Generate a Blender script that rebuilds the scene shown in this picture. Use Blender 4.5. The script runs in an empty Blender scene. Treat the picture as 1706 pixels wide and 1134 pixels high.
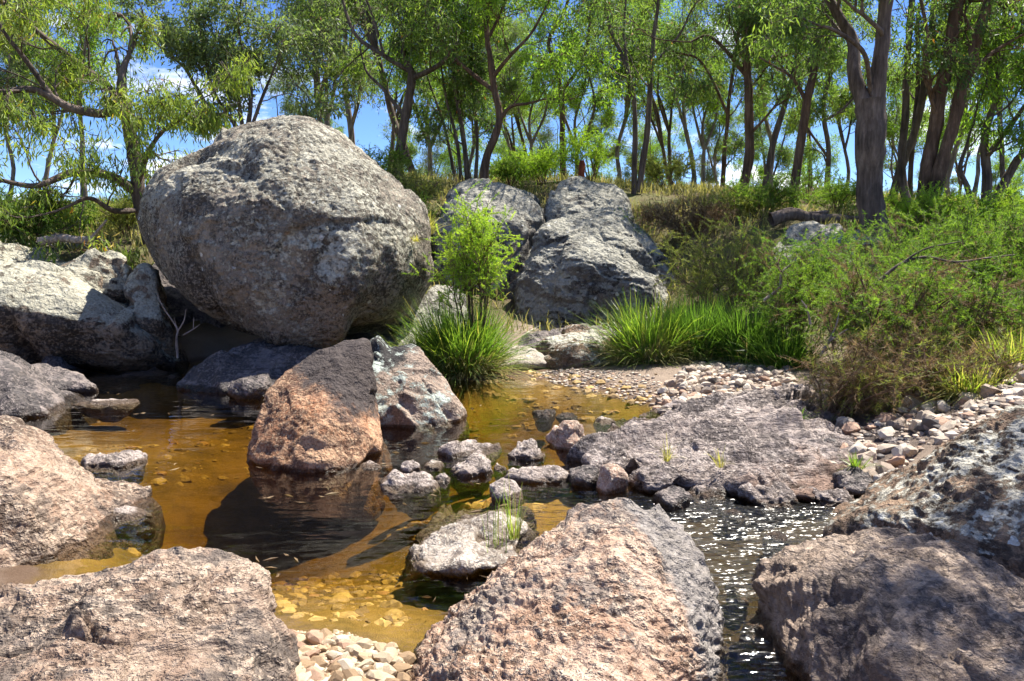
import bpy, bmesh, math, random
import numpy as np
from mathutils import Vector

random.seed(7)
rng = np.random.default_rng(7)
scene = bpy.context.scene
R = math.radians

# ---------------------------------------------------------------- camera
CAM_Z, PITCH, LENS = 1.5, R(6.3), 28.0
cam_data = bpy.data.cameras.new('camera')
cam = bpy.data.objects.new('camera', cam_data)
scene.collection.objects.link(cam)
cam.location = (0, 0, CAM_Z)
cam.rotation_euler = (R(90) - PITCH, 0, 0)
cam_data.sensor_width = 36
cam_data.lens = LENS
cam_data.clip_start = 0.05
cam_data.clip_end = 3000
scene.camera = cam

# ---------------------------------------------------------------- sun, sky, exposure
SUN_AZ, SUN_EL = R(50), R(61)          # azimuth measured from +Y towards +X
sdir = Vector((math.sin(SUN_AZ) * math.cos(SUN_EL), math.cos(SUN_AZ) * math.cos(SUN_EL), math.sin(SUN_EL)))
sun_data = bpy.data.lights.new('sun', 'SUN')
sun_data.energy = 5.0
sun_data.angle = R(0.53)
sun_data.color = (1.0, 0.94, 0.84)
sun = bpy.data.objects.new('sun', sun_data)
scene.collection.objects.link(sun)
sun.rotation_euler = (-sdir).to_track_quat('-Z', 'Y').to_euler()
sun.location = (6, 10, 14)

world = bpy.data.worlds.new('World')
scene.world = world
world.use_nodes = True
wn, wl = world.node_tree.nodes, world.node_tree.links
wn.clear()
sky = wn.new('ShaderNodeTexSky')
sky.sky_type = 'NISHITA'
sky.sun_disc = False
sky.sun_elevation = SUN_EL
sky.sun_rotation = SUN_AZ
sky.altitude = 2000
sky.air_density = 0.9
sky.dust_density = 0.0
sky.ozone_density = 6.0
hs = wn.new('ShaderNodeHueSaturation')
hs.inputs['Saturation'].default_value = 1.12
hs.inputs['Hue'].default_value = 0.51
wl.new(sky.outputs[0], hs.inputs['Color'])
tc = wn.new('ShaderNodeTexCoord')
sep = wn.new('ShaderNodeSeparateXYZ'); wl.new(tc.outputs['Generated'], sep.inputs[0])
zz = wn.new('ShaderNodeMath'); zz.operation = 'ADD'; zz.inputs[1].default_value = 0.25
wl.new(sep.outputs['Z'], zz.inputs[0])
dv = wn.new('ShaderNodeVectorMath'); dv.operation = 'DIVIDE'
cmb = wn.new('ShaderNodeCombineXYZ')
for k in range(3): wl.new(zz.outputs[0], cmb.inputs[k])
wl.new(tc.outputs['Generated'], dv.inputs[0]); wl.new(cmb.outputs[0], dv.inputs[1])
mp = wn.new('ShaderNodeMapping'); mp.inputs['Location'].default_value = (14.347, 5.526, 2.683)
wl.new(dv.outputs[0], mp.inputs[0])
cn = wn.new('ShaderNodeTexNoise'); cn.inputs['Scale'].default_value = 1.9
cn.inputs['Detail'].default_value = 9; cn.inputs['Roughness'].default_value = 0.58
wl.new(mp.outputs[0], cn.inputs['Vector'])
cr = wn.new('ShaderNodeValToRGB')
cr.color_ramp.elements[0].position = 0.555; cr.color_ramp.elements[1].position = 0.68
wl.new(cn.outputs['Fac'], cr.inputs[0])
mx = wn.new('ShaderNodeMix'); mx.data_type = 'RGBA'
wl.new(cr.outputs[0], mx.inputs[0]); wl.new(hs.outputs[0], mx.inputs[6])
mx.inputs[7].default_value = (10.5, 10.4, 10.4, 1)
bg = wn.new('ShaderNodeBackground'); bg.inputs['Strength'].default_value = 0.086
wl.new(mx.outputs[2], bg.inputs['Color'])
wo = wn.new('ShaderNodeOutputWorld'); wl.new(bg.outputs[0], wo.inputs['Surface'])

vs = scene.view_settings
vs.view_transform = 'Standard'
vs.look = 'None'
vs.gamma = 1.0
vs.exposure = 1.35
vs.use_curve_mapping = False
scene.render.engine = 'CYCLES'
scene.cycles.max_bounces = 7
scene.cycles.diffuse_bounces = 4
scene.cycles.glossy_bounces = 3
scene.cycles.transmission_bounces = 4
scene.cycles.transparent_max_bounces = 10
scene.cycles.volume_bounces = 0
scene.cycles.sample_clamp_indirect = 6.0
scene.cycles.use_denoising = True
scene.cycles.use_adaptive_sampling = True
scene.cycles.adaptive_threshold = 0.02
scene.cycles.caustics_reflective = False
scene.cycles.caustics_refractive = False

# ---------------------------------------------------------------- pixel helpers (photo is 1706 x 1134)
F = LENS / 36 * 1706
SA, CA = math.sin(PITCH), math.cos(PITCH)
def ray(px, py):
    xc, yc = (px - 853) / F, -(py - 567) / F
    return np.array([xc, CA + yc * SA, -SA + yc * CA])
CAM = np.array([0, 0, CAM_Z])
def P(px, py, d):                       # the point seen at a pixel, d metres ahead
    r = ray(px, py)
    return CAM + r * (d / r[1])
def Pz(px, py, z=0.0):                  # the point seen at a pixel, at height z
    r = ray(px, py)
    return CAM + r * ((z - CAM_Z) / r[2])

# ---------------------------------------------------------------- noise
_pr = np.random.default_rng(11)
PERM = np.concatenate([_pr.permutation(256)] * 3).astype(np.int64)
_g = _pr.normal(size=(256, 3)); GRAD = _g / np.linalg.norm(_g, axis=1)[:, None]
def pnoise(p):
    pi = np.floor(p).astype(np.int64); pf = p - pi
    pi &= 255
    u = pf * pf * pf * (pf * (pf * 6 - 15) + 10)
    out = 0
    for dx in (0, 1):
        a = PERM[pi[:, 0] + dx]
        wx = u[:, 0] if dx else 1 - u[:, 0]
        for dy in (0, 1):
            b = PERM[a + pi[:, 1] + dy]
            wy = u[:, 1] if dy else 1 - u[:, 1]
            for dz in (0, 1):
                c = PERM[b + pi[:, 2] + dz]
                wz = u[:, 2] if dz else 1 - u[:, 2]
                g = GRAD[c]
                dot = g[:, 0] * (pf[:, 0] - dx) + g[:, 1] * (pf[:, 1] - dy) + g[:, 2] * (pf[:, 2] - dz)
                out = out + dot * wx * wy * wz
    return out * 1.6
def fbm(p, octs=4, gain=0.5, ridged=False):
    s, a, t = 0, 1.0, 0
    q = p
    for _ in range(octs):
        n = pnoise(q)
        if ridged: n = 1 - 2 * np.abs(n)
        s = s + a * n; t += a; a *= gain
        q = q * 2.03 + 17.3
    return s / t

# ---------------------------------------------------------------- objects and meshes
def link(o, parent=None):
    scene.collection.objects.link(o)
    if parent is not None: o.parent = parent
    return o
def tag(o, label=None, cat=None, group=None, kind=None):
    if label: o['label'] = label
    if cat: o['category'] = cat
    if group: o['group'] = group
    if kind: o['kind'] = kind
    return o
def thing(name, label, cat, loc=(0, 0, 0), group=None):
    o = bpy.data.objects.new(name, None)
    o.empty_display_size = 0.2
    link(o); o.location = loc
    return tag(o, label, cat, group)
def copy_tree(o, loc, rz, sc, label, group=None):
    c = o.copy(); scene.collection.objects.link(c)
    c.location = loc; c.rotation_euler = (0, 0, rz); c.scale = (sc, sc, sc)
    c['label'] = label
    if group: c['group'] = group
    for ch in o.children:
        k = ch.copy(); scene.collection.objects.link(k); k.parent = c
    return c
class MB:
    def __init__(s): s.v = []; s.f3 = []; s.f4 = []; s.t = []; s.n = 0
    def add(s, v, f, tint=0.5):
        v = np.asarray(v, dtype=np.float64); f = np.asarray(f, dtype=np.int64)
        if len(f) == 0: return
        (s.f3 if f.shape[1] == 3 else s.f4).append(f + s.n)
        s.v.append(v)
        t = np.empty(len(v)); t[:] = tint
        s.t.append(t); s.n += len(v)
    def mesh(s, name, mat, origin=(0, 0, 0), smooth=True):
        v = np.concatenate(s.v) - np.asarray(origin)
        me = bpy.data.meshes.new(name)
        f3 = np.concatenate(s.f3) if s.f3 else np.zeros((0, 3), np.int64)
        f4 = np.concatenate(s.f4) if s.f4 else np.zeros((0, 4), np.int64)
        nl = f3.size + f4.size; npol = len(f3) + len(f4)
        me.vertices.add(len(v)); me.vertices.foreach_set('co', v.astype(np.float32).ravel())
        me.loops.add(nl); me.loops.foreach_set('vertex_index', np.concatenate([f3.ravel(), f4.ravel()]).astype(np.int32))
        me.polygons.add(npol)
        st = np.concatenate([np.arange(len(f3)) * 3, f3.size + np.arange(len(f4)) * 4])
        me.polygons.foreach_set('loop_start', st.astype(np.int32))
        me.polygons.foreach_set('use_smooth', np.full(npol, smooth))
        at = me.attributes.new('tint', 'FLOAT', 'POINT')
        at.data.foreach_set('value', np.concatenate(s.t).astype(np.float32))
        me.materials.append(mat)
        me.update(calc_edges=True)
        return me
    def build(s, name, mat, parent=None, origin=(0, 0, 0), smooth=True):
        o = bpy.data.objects.new(name, s.mesh(name, mat, origin, smooth))
        link(o, parent)
        if parent is None: o.location = origin
        return o

def catmull(pts, n=6):
    p = np.asarray(pts, float)
    if len(p) == 2: p = np.array([p[0], (p[0] + p[1]) / 2, p[1]])
    q = np.vstack([2 * p[0] - p[1], p, 2 * p[-1] - p[-2]])
    out = []
    for i in range(1, len(q) - 2):
        t = np.linspace(0, 1, n, endpoint=False)[:, None]
        a, b, c, d = q[i - 1], q[i], q[i + 1], q[i + 2]
        out.append(0.5 * (2 * b + (c - a) * t + (2 * a - 5 * b + 4 * c - d) * t ** 2 + (3 * b - a - 3 * c + d) * t ** 3))
    out.append(q[-2][None])
    return np.vstack(out)
def tube(mb, path, radii, sides=6, tint=0.5, rough=0.0):
    path = np.asarray(path, float); n = len(path)
    radii = np.broadcast_to(np.asarray(radii, float), (n,))
    tan = np.gradient(path, axis=0); tan /= np.linalg.norm(tan, axis=1)[:, None] + 1e-9
    ref = np.tile([0.0, 0, 1], (n, 1)); ref[np.abs(tan[:, 2]) > 0.9] = [0, 1, 0]
    if np.abs(tan[:, 2]).mean() > 0.6: ref[:] = [0, 1, 0]
    else: ref[:] = [0, 0, 1]
    u = np.cross(tan, ref); u /= np.linalg.norm(u, axis=1)[:, None] + 1e-9
    w = np.cross(tan, u)
    a = np.linspace(0, 2 * math.pi, sides, endpoint=False)
    ring = u[:, None] * np.cos(a)[None, :, None] + w[:, None] * np.sin(a)[None, :, None]
    rr = radii[:, None, None]
    if rough:
        rr = rr * (1 + rough * pnoise((path[:, None] * 6 + ring * 1.7).reshape(-1, 3)).reshape(n, sides, 1))
    v = (path[:, None] + ring * rr).reshape(-1, 3)
    i = np.arange(n - 1)[:, None] * sides; j = np.arange(sides)[None]
    k = (j + 1) % sides
    f = np.stack([i + j, i + k, i + sides + k, i + sides + j], -1).reshape(-1, 4)
    mb.add(v, f, tint)
def tubes(mb, paths, radii, sides=3, tint=0.5):        # many paths of equal length at once: (N, n, 3), (N, n)
    p = np.asarray(paths, float); N_, n = p.shape[:2]
    tan = unit(np.gradient(p, axis=1))
    ref = np.where(np.abs(tan[:, :1, 2:]) > .7, np.array([0, 1.0, 0]), np.array([0, 0, 1.0]))
    u = unit(np.cross(tan, np.broadcast_to(ref, p.shape))); w = np.cross(tan, u)
    a = np.linspace(0, 2 * math.pi, sides, endpoint=False)
    v = p[:, :, None] + (u[:, :, None] * np.cos(a)[:, None] + w[:, :, None] * np.sin(a)[:, None]) * np.asarray(radii)[:, :, None, None]
    i = np.arange(n - 1)[:, None] * sides; j = np.arange(sides)[None]; k = (j + 1) % sides
    f = np.stack([i + j, i + k, i + sides + k, i + sides + j], -1).reshape(-1, 4)
    mb.add(v.reshape(-1, 3), (f[None] + (np.arange(N_) * n * sides)[:, None, None]).reshape(-1, 4), tint)
def unit(v): return v / (np.linalg.norm(v, axis=-1, keepdims=True) + 1e-9)
def leaves(mb, c, d, L, W, tint, rg=rng):               # diamond leaves: base c, axis d
    n = len(c)
    s = unit(np.cross(d, rg.normal(size=(n, 3))))
    L = np.broadcast_to(L, (n,))[:, None]; W = np.broadcast_to(W, (n,))[:, None]
    nb = np.cross(d, s)
    mid = c + d * L * 0.45 + nb * L * 0.06
    v = np.stack([c, mid + s * W / 2, c + d * L, mid - s * W / 2], 1).reshape(-1, 3)
    f = np.arange(4 * n).reshape(n, 4)
    mb.add(v, f, np.repeat(tint, 4))
def needles(mb, c, d, L, W, tint, rg=rng):              # single-triangle needles
    n = len(c)
    s = unit(np.cross(d, rg.normal(size=(n, 3))))
    L = np.broadcast_to(L, (n,))[:, None]
    v = np.stack([c + s * W / 2, c - s * W / 2, c + d * L], 1).reshape(-1, 3)
    mb.add(v, np.arange(3 * n).reshape(n, 3), np.repeat(tint, 3))

# ---------------------------------------------------------------- materials
def new_mat(name):
    m = bpy.data.materials.new(name); m.use_nodes = True
    m.node_tree.nodes.clear()
    return m, m.node_tree.nodes, m.node_tree.links
def N(ns, t, **kw):
    n = ns.new(t)
    for k, v in kw.items():
        if k in n.inputs: n.inputs[k].default_value = v
        else: setattr(n, k, v)
    return n
def ramp(ns, stops):
    n = ns.new('ShaderNodeValToRGB'); e = n.color_ramp.elements
    while len(e) < len(stops): e.new(0.5)
    for el, (p, c) in zip(e, stops):
        el.position = p
        el.color = c if len(c) == 4 else (*c, 1)
    return n
def mixc(ns, ls, fac, a, b, blend='MIX'):
    n = ns.new('ShaderNodeMix'); n.data_type = 'RGBA'; n.blend_type = blend
    for s, i in ((fac, 0), (a, 6), (b, 7)):
        if hasattr(s, 'is_linked') or hasattr(s, 'node'): ls.new(s, n.inputs[i])
        elif isinstance(s, (int, float)): n.inputs[i].default_value = s
        else: n.inputs[i].default_value = (*s, 1) if len(s) == 3 else s
    return n.outputs[2]
def math_(ns, ls, op, a, b=None, clamp=False):
    n = ns.new('ShaderNodeMath'); n.operation = op; n.use_clamp = clamp
    for s, i in ((a, 0), (b, 1)):
        if s is None: continue
        if isinstance(s, (int, float)): n.inputs[i].default_value = s
        else: ls.new(s, n.inputs[i])
    return n.outputs[0]
G = lambda v: (v, v, v)

def rock_mat(name, ca, cb, dark, lich=(0.42, 0.43, 0.36), lich_amt=0.5, lich_top=0.6, dark_amt=0.4, speck=0.5,
             spots=0.0, scale=1.0, bump=0.5, patch=None, wet=0.05, strata=0.0, lich_scale=9.0, rough=0.85):
    """ca/cb: the stone's two colours, dark: weathered stain, lich: crust of lichen"""
    m, ns, ls = new_mat(name)
    tcn = ns.new('ShaderNodeTexCoord'); O = tcn.outputs['Object']
    geo = ns.new('ShaderNodeNewGeometry')
    def noise(sc, det=6, ro=0.6, off=0.0, vec=None):
        n = N(ns, 'ShaderNodeTexNoise', Scale=sc, Detail=det, Roughness=ro)
        mpp = ns.new('ShaderNodeMapping'); mpp.inputs['Location'].default_value = (off, off * 1.7, off * .6)
        ls.new(vec or O, mpp.inputs[0]); ls.new(mpp.outputs[0], n.inputs['Vector'])
        return n.outputs['Fac']
    def thr(f, a, b):
        n = ns.new('ShaderNodeMapRange'); n.inputs[1].default_value = a; n.inputs[2].default_value = b
        n.interpolation_type = 'SMOOTHSTEP'
        ls.new(f, n.inputs[0]); return n.outputs[0]
    base = mixc(ns, ls, thr(math_(ns, ls, 'ADD', math_(ns, ls, 'MULTIPLY', noise(1.3 * scale, 4, 0.6), .5), math_(ns, ls, 'MULTIPLY', noise(7 * scale, 5, 0.65, 11.), .5)), 0.42, 0.58), ca, cb)
    # weathered dark film in patches
    dk = math_(ns, ls, 'ADD', math_(ns, ls, 'MULTIPLY', noise(1.9 * scale, 5, 0.6, 5.5), .6), math_(ns, ls, 'MULTIPLY', noise(13 * scale, 5, 0.7, 15.), .4))
    d0 = 0.60 - 0.22 * dark_amt
    base = mixc(ns, ls, math_(ns, ls, 'MULTIPLY', thr(dk, d0 - .02, d0 + .03), 0.85), base, dark)
    # mineral grain: cream crystals and dark flecks
    worn = thr(math_(ns, ls, 'ADD', math_(ns, ls, 'MULTIPLY', noise(1.7 * scale, 4, 0.6, 21.), .75), math_(ns, ls, 'MULTIPLY', noise(9 * scale, 4, 0.6, 23.), .25)), 0.47, 0.56)
    keep_ = math_(ns, ls, 'SUBTRACT', 1.0, math_(ns, ls, 'MULTIPLY', worn, 0.65))
    speck = math_(ns, ls, 'MULTIPLY', keep_, speck)
    g1 = noise(34 * scale, 3, 0.65, 3.1)
    g2 = noise(22 * scale, 4, 0.68, 8.2)
    base = mixc(ns, ls, math_(ns, ls, 'MULTIPLY', thr(g1, 0.51, 0.6), speck), base, tuple(min(.62, c * 1.4 + .02) for c in cb))
    base = mixc(ns, ls, math_(ns, ls, 'MULTIPLY', thr(g2, 0.475, 0.40), speck), base, tuple(c * 0.32 for c in ca))
    base = mixc(ns, ls, math_(ns, ls, 'MULTIPLY', thr(g1, 0.40, 0.34), speck), base, tuple(c * 0.2 for c in ca))
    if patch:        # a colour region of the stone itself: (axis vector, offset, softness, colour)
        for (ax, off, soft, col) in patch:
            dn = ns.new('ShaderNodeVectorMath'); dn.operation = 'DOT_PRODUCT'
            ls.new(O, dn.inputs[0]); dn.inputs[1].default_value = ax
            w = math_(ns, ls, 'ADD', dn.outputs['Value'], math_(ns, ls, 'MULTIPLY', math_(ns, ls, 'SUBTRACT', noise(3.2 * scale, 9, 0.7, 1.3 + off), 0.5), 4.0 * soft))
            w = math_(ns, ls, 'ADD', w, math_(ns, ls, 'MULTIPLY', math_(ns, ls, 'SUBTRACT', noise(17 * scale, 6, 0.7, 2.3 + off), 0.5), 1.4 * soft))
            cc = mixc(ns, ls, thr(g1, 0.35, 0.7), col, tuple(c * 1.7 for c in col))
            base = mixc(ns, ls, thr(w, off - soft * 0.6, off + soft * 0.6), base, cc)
    # lichen crust, thicker on the faces that look up
    sepn = ns.new('ShaderNodeSeparateXYZ'); ls.new(geo.outputs['Normal'], sepn.inputs[0])
    up = thr(sepn.outputs['Z'], -0.45, 0.75)
    lf = noise(lich_scale * scale, 12, 0.78, 9.9)
    lf2 = noise(1.5 * scale, 5, 0.6, 4.4)
    lsum = math_(ns, ls, 'ADD', lf, math_(ns, ls, 'MULTIPLY', math_(ns, ls, 'SUBTRACT', lf2, 0.5), 0.55))
    lsum = math_(ns, ls, 'ADD', lsum, math_(ns, ls, 'MULTIPLY', math_(ns, ls, 'SUBTRACT', up, 0.5), 0.3 * lich_top))
    c0 = 0.74 - 0.42 * lich_amt
    lm = thr(lsum, c0, c0 + 0.06)
    lcol = mixc(ns, ls, thr(noise(30 * scale, 5, 0.7, 7.7), 0.35, 0.65), tuple(c * 0.62 for c in lich), lich)
    if lich_amt > 0:
        base = mixc(ns, ls, math_(ns, ls, 'MULTIPLY', lm, 0.92), base, lcol)
    if spots > 0:
        vo = N(ns, 'ShaderNodeTexVoronoi', Scale=9.0 * scale); vo.inputs['Randomness'].default_value = 1
        wv = ns.new('ShaderNodeVectorMath'); wv.operation = 'ADD'
        nz = N(ns, 'ShaderNodeTexNoise', Scale=22.0 * scale, Detail=4); ls.new(O, nz.inputs['Vector'])
        sc_ = ns.new('ShaderNodeVectorMath'); sc_.operation = 'SCALE'; sc_.inputs['Scale'].default_value = 0.05
        ls.new(nz.outputs['Color'], sc_.inputs[0]); ls.new(O, wv.inputs[0]); ls.new(sc_.outputs[0], wv.inputs[1])
        ls.new(wv.outputs[0], vo.inputs['Vector'])
        sp = math_(ns, ls, 'MULTIPLY', math_(ns, ls, 'LESS_THAN', vo.outputs['Distance'], 0.2),
                   math_(ns, ls, 'GREATER_THAN', math_(ns, ls, 'FRACT', math_(ns, ls, 'MULTIPLY', vo.outputs['Color'], 7.3)), 1 - spots))
        base = mixc(ns, ls, sp, base, (0.62, 0.62, 0.58))
    roughv = rough
    bs = ns.new('ShaderNodeBsdfPrincipled')
    if wet > 0:      # damp band where the stone stands in the creek
        pz = ns.new('ShaderNodeSeparateXYZ'); ls.new(geo.outputs['Position'], pz.inputs[0])
        wz = math_(ns, ls, 'ADD', pz.outputs['Z'], math_(ns, ls, 'MULTIPLY', math_(ns, ls, 'SUBTRACT', noise(5, 4, 0.6, 6.6), 0.5), wet * 1.6))
        wm = thr(wz, wet * 1.15, wet * 0.6)
        base = mixc(ns, ls, wm, base, mixc(ns, ls, 1.0, base, (0.32, 0.27, 0.22), 'MULTIPLY'))
        rv = ns.new('ShaderNodeMapRange'); rv.inputs[3].default_value = rough; rv.inputs[4].default_value = 0.3
        ls.new(wm, rv.inputs[0]); ls.new(rv.outputs[0], bs.inputs['Roughness'])
    else:
        bs.inputs['Roughness'].default_value = rough
    ls.new(base, bs.inputs['Base Color'])
    bs.inputs['Specular IOR Level'].default_value = 0.25
    # relief too fine for the mesh: grain, flakes, thin joints
    h = math_(ns, ls, 'ADD', math_(ns, ls, 'MULTIPLY', g2, .75), math_(ns, ls, 'MULTIPLY', g1, 0.4))
    h = math_(ns, ls, 'MULTIPLY', h, keep_)
    h = math_(ns, ls, 'ADD', h, math_(ns, ls, 'MULTIPLY', noise(8 * scale, 5, 0.66, 2.2), 0.8))
    h = math_(ns, ls, 'ADD', h, math_(ns, ls, 'MULTIPLY', lm, 0.1 if lich_amt > 0 else 0.0))
    vor = N(ns, 'ShaderNodeTexVoronoi', Scale=13.0 * scale); vor.feature = 'F1'
    ls.new(O, vor.inputs['Vector'])
    h = math_(ns, ls, 'ADD', h, math_(ns, ls, 'MULTIPLY', vor.outputs['Distance'], -0.1))
    if strata:
        sm = ns.new('ShaderNodeMapping'); sm.inputs['Scale'].default_value = (2.2, 2.6, 15); sm.inputs['Rotation'].default_value = (0.35, 0.2, 0)
        ls.new(O, sm.inputs[0])
        h = math_(ns, ls, 'ADD', h, math_(ns, ls, 'MULTIPLY', noise(2.0 * scale, 7, 0.65, 0.7, sm.outputs[0]), strata))
    bp = N(ns, 'ShaderNodeBump', Strength=min(1.0, bump), Distance=0.085 / scale)
    ls.new(h, bp.inputs['Height']); ls.new(bp.outputs[0], bs.inputs['Normal'])
    out = ns.new('ShaderNodeOutputMaterial'); ls.new(bs.outputs[0], out.inputs[0])
    return m

def leaf_mat(name, stops, trans=0.5, tcol=(1.5, 1.6, 0.7), gloss=0.5):
    m, ns, ls = new_mat(name)
    at = ns.new('ShaderNodeAttribute'); at.attribute_name = 'tint'
    rp = ramp(ns, stops); ls.new(at.outputs['Fac'], rp.inputs[0])
    bs = N(ns, 'ShaderNodeBsdfPrincipled', Roughness=gloss)
    bs.inputs['Specular IOR Level'].default_value = 0.35
    ls.new(rp.outputs[0], bs.inputs['Base Color'])
    tr = ns.new('ShaderNodeBsdfTranslucent')
    ls.new(mixc(ns, ls, 1.0, rp.outputs[0], tcol, 'MULTIPLY'), tr.inputs['Color'])
    ms = ns.new('ShaderNodeMixShader'); ms.inputs[0].default_value = trans
    ls.new(bs.outputs[0], ms.inputs[1]); ls.new(tr.outputs[0], ms.inputs[2])
    out = ns.new('ShaderNodeOutputMaterial'); ls.new(ms.outputs[0], out.inputs[0])
    return m
def bark_mat(name, a, b, c, sz=(14, 14, 1.6)):
    m, ns, ls = new_mat(name)
    tcn = ns.new('ShaderNodeTexCoord')
    mpn = ns.new('ShaderNodeMapping'); mpn.inputs['Scale'].default_value = sz
    ls.new(tcn.outputs['Object'], mpn.inputs[0])
    n1 = N(ns, 'ShaderNodeTexNoise', Scale=1.0, Detail=9, Roughness=0.7); ls.new(mpn.outputs[0], n1.inputs['Vector'])
    n2 = N(ns, 'ShaderNodeTexNoise', Scale=1.6, Detail=5, Roughness=0.6); ls.new(tcn.outputs['Object'], n2.inputs['Vector'])
    r1 = ramp(ns, [(0.3, a), (0.52, b), (0.72, c)]); ls.new(n1.outputs['Fac'], r1.inputs[0])
    r2 = ramp(ns, [(0.35, G(0.55)), (0.65, G(1.25))]); ls.new(n2.outputs['Fac'], r2.inputs[0])
    col = mixc(ns, ls, 1.0, r1.outputs[0], r2.outputs[0], 'MULTIPLY')
    bs = N(ns, 'ShaderNodeBsdfPrincipled', Roughness=0.9); ls.new(col, bs.inputs['Base Color'])
    bs.inputs['Specular IOR Level'].default_value = 0.2
    bp = N(ns, 'ShaderNodeBump', Strength=0.9, Distance=0.03); ls.new(n1.outputs['Fac'], bp.inputs['Height'])
    ls.new(bp.outputs[0], bs.inputs['Normal'])
    out = ns.new('ShaderNodeOutputMaterial'); ls.new(bs.outputs[0], out.inputs[0])
    return m

M = {}
M['boulder'] = rock_mat('lichen_granite', (0.175, 0.147, 0.114), (0.3, 0.255, 0.198), (0.062, 0.053, 0.043), lich=(0.53, 0.505, 0.405),
                        lich_amt=0.57, lich_top=0.3, dark_amt=0.42, spots=0.06, speck=0.75, scale=0.9, bump=1.0, wet=0, lich_scale=19)
M['back'] = rock_mat('grey_lichen_rock', (0.14, 0.128, 0.11), (0.235, 0.215, 0.185), (0.048, 0.044, 0.04), lich=(0.45, 0.435, 0.365),
                     lich_amt=0.56, lich_top=0.9, dark_amt=0.28, spots=0.1, scale=0.7, bump=1.0, wet=0, strata=0.3)
M['leftrock'] = rock_mat('lichen_bank_rock', (0.2, 0.15, 0.11), (0.36, 0.28, 0.2), (0.04, 0.034, 0.03), lich=(0.5, 0.48, 0.38),
                         lich_amt=0.42, lich_top=1.3, dark_amt=0.5, scale=0.8, bump=1.0, wet=0.08)  # brown stone, dark film in patches, pale lichen on upward faces
M['wetdark'] = rock_mat('dark_creek_rock', (0.14, 0.12, 0.115), (0.23, 0.19, 0.17), (0.045, 0.04, 0.04), lich_amt=0.0,
                        dark_amt=0.5, scale=1.0, bump=0.8, wet=0.06, rough=0.6)
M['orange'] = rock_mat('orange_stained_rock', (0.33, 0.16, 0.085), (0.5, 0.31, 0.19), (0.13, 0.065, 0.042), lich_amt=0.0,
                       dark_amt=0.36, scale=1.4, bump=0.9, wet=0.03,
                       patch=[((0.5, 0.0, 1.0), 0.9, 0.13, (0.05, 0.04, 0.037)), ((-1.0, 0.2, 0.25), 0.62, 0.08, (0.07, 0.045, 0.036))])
M['lichface'] = rock_mat('pale_lichen_rock', (0.24, 0.18, 0.14), (0.36, 0.28, 0.22), (0.06, 0.05, 0.045), lich=(0.5, 0.56, 0.5),
                         lich_amt=0.5, lich_top=0.2, dark_amt=0.2, scale=1.4, bump=0.8, wet=0.03, lich_scale=6,
                         patch=[((-0.75, 0.1, 0.75), 0.72, 0.1, (0.03, 0.027, 0.026))])
M['pink'] = rock_mat('pink_granite', (0.3, 0.195, 0.135), (0.45, 0.34, 0.255), (0.15, 0.115, 0.092), lich_amt=0.0, dark_amt=0.4,
                     speck=0.75, scale=1.0, bump=1.0, wet=0.03, strata=0.5)
M['slab'] = rock_mat('grey_pink_slab_rock', (0.27, 0.185, 0.135), (0.44, 0.335, 0.255), (0.125, 0.105, 0.092), lich_amt=0.0, dark_amt=0.45,
                     speck=0.7, scale=0.85, bump=1.0, wet=0.03, strata=0.9)
M['pinkgrey'] = rock_mat('pink_grey_granite', (0.33, 0.205, 0.14), (0.48, 0.35, 0.265), (0.17, 0.145, 0.13), lich_amt=0.0, dark_amt=0.36,
                         speck=0.75, scale=1.1, bump=1.0, wet=0.03, strata=0.4,
                         patch=[((1.0, 0.25, -0.15), 0.33, 0.08, (0.19, 0.17, 0.155))])
M['rightrock'] = rock_mat('brown_grey_rock', (0.26, 0.195, 0.15), (0.43, 0.335, 0.26), (0.1, 0.08, 0.072), lich_amt=0.0, dark_amt=0.34,
                          speck=0.6, scale=1.1, bump=1.0, wet=0.05, strata=0.9,
                          patch=[((-1.0, -0.3, -0.7), 0.38, 0.1, (0.2, 0.075, 0.04))])
M['righttop'] = rock_mat('lichen_topped_rock', (0.2, 0.13, 0.085), (0.33, 0.23, 0.155), (0.06, 0.045, 0.035), lich=(0.6, 0.57, 0.48),
                         lich_amt=0.2, lich_top=1.1, dark_amt=0.42, spots=0.25, scale=1.1, bump=1.0, wet=0.0)
M['shelf'] = rock_mat('purple_grey_bedrock', (0.27, 0.22, 0.2), (0.44, 0.37, 0.335), (0.1, 0.083, 0.08), lich_amt=0.0, dark_amt=0.45,
                      speck=0.6, scale=1.0, bump=1.0, wet=0.04, strata=1.0, patch=[((0.7, -1.0, 0.0), 1.25, 0.35, (0.2, 0.135, 0.105))])
M['stone'] = rock_mat('grey_brown_stone', (0.27, 0.22, 0.195), (0.42, 0.36, 0.32), (0.1, 0.08, 0.07), lich_amt=0.0, dark_amt=0.22,
                      scale=2.0, bump=0.8, wet=0.03)
M['palestone'] = rock_mat('pale_stone', (0.33, 0.28, 0.235), (0.46, 0.4, 0.345), (0.16, 0.125, 0.1), lich_amt=0.0, dark_amt=0.3,
                          scale=2.0, bump=0.8, wet=0.03)
M['pinkstone'] = rock_mat('salmon_stone', (0.42, 0.27, 0.2), (0.58, 0.42, 0.33), (0.2, 0.13, 0.1), lich_amt=0.0, dark_amt=0.2,
                          scale=2.0, bump=0.7, wet=0.03)

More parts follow.
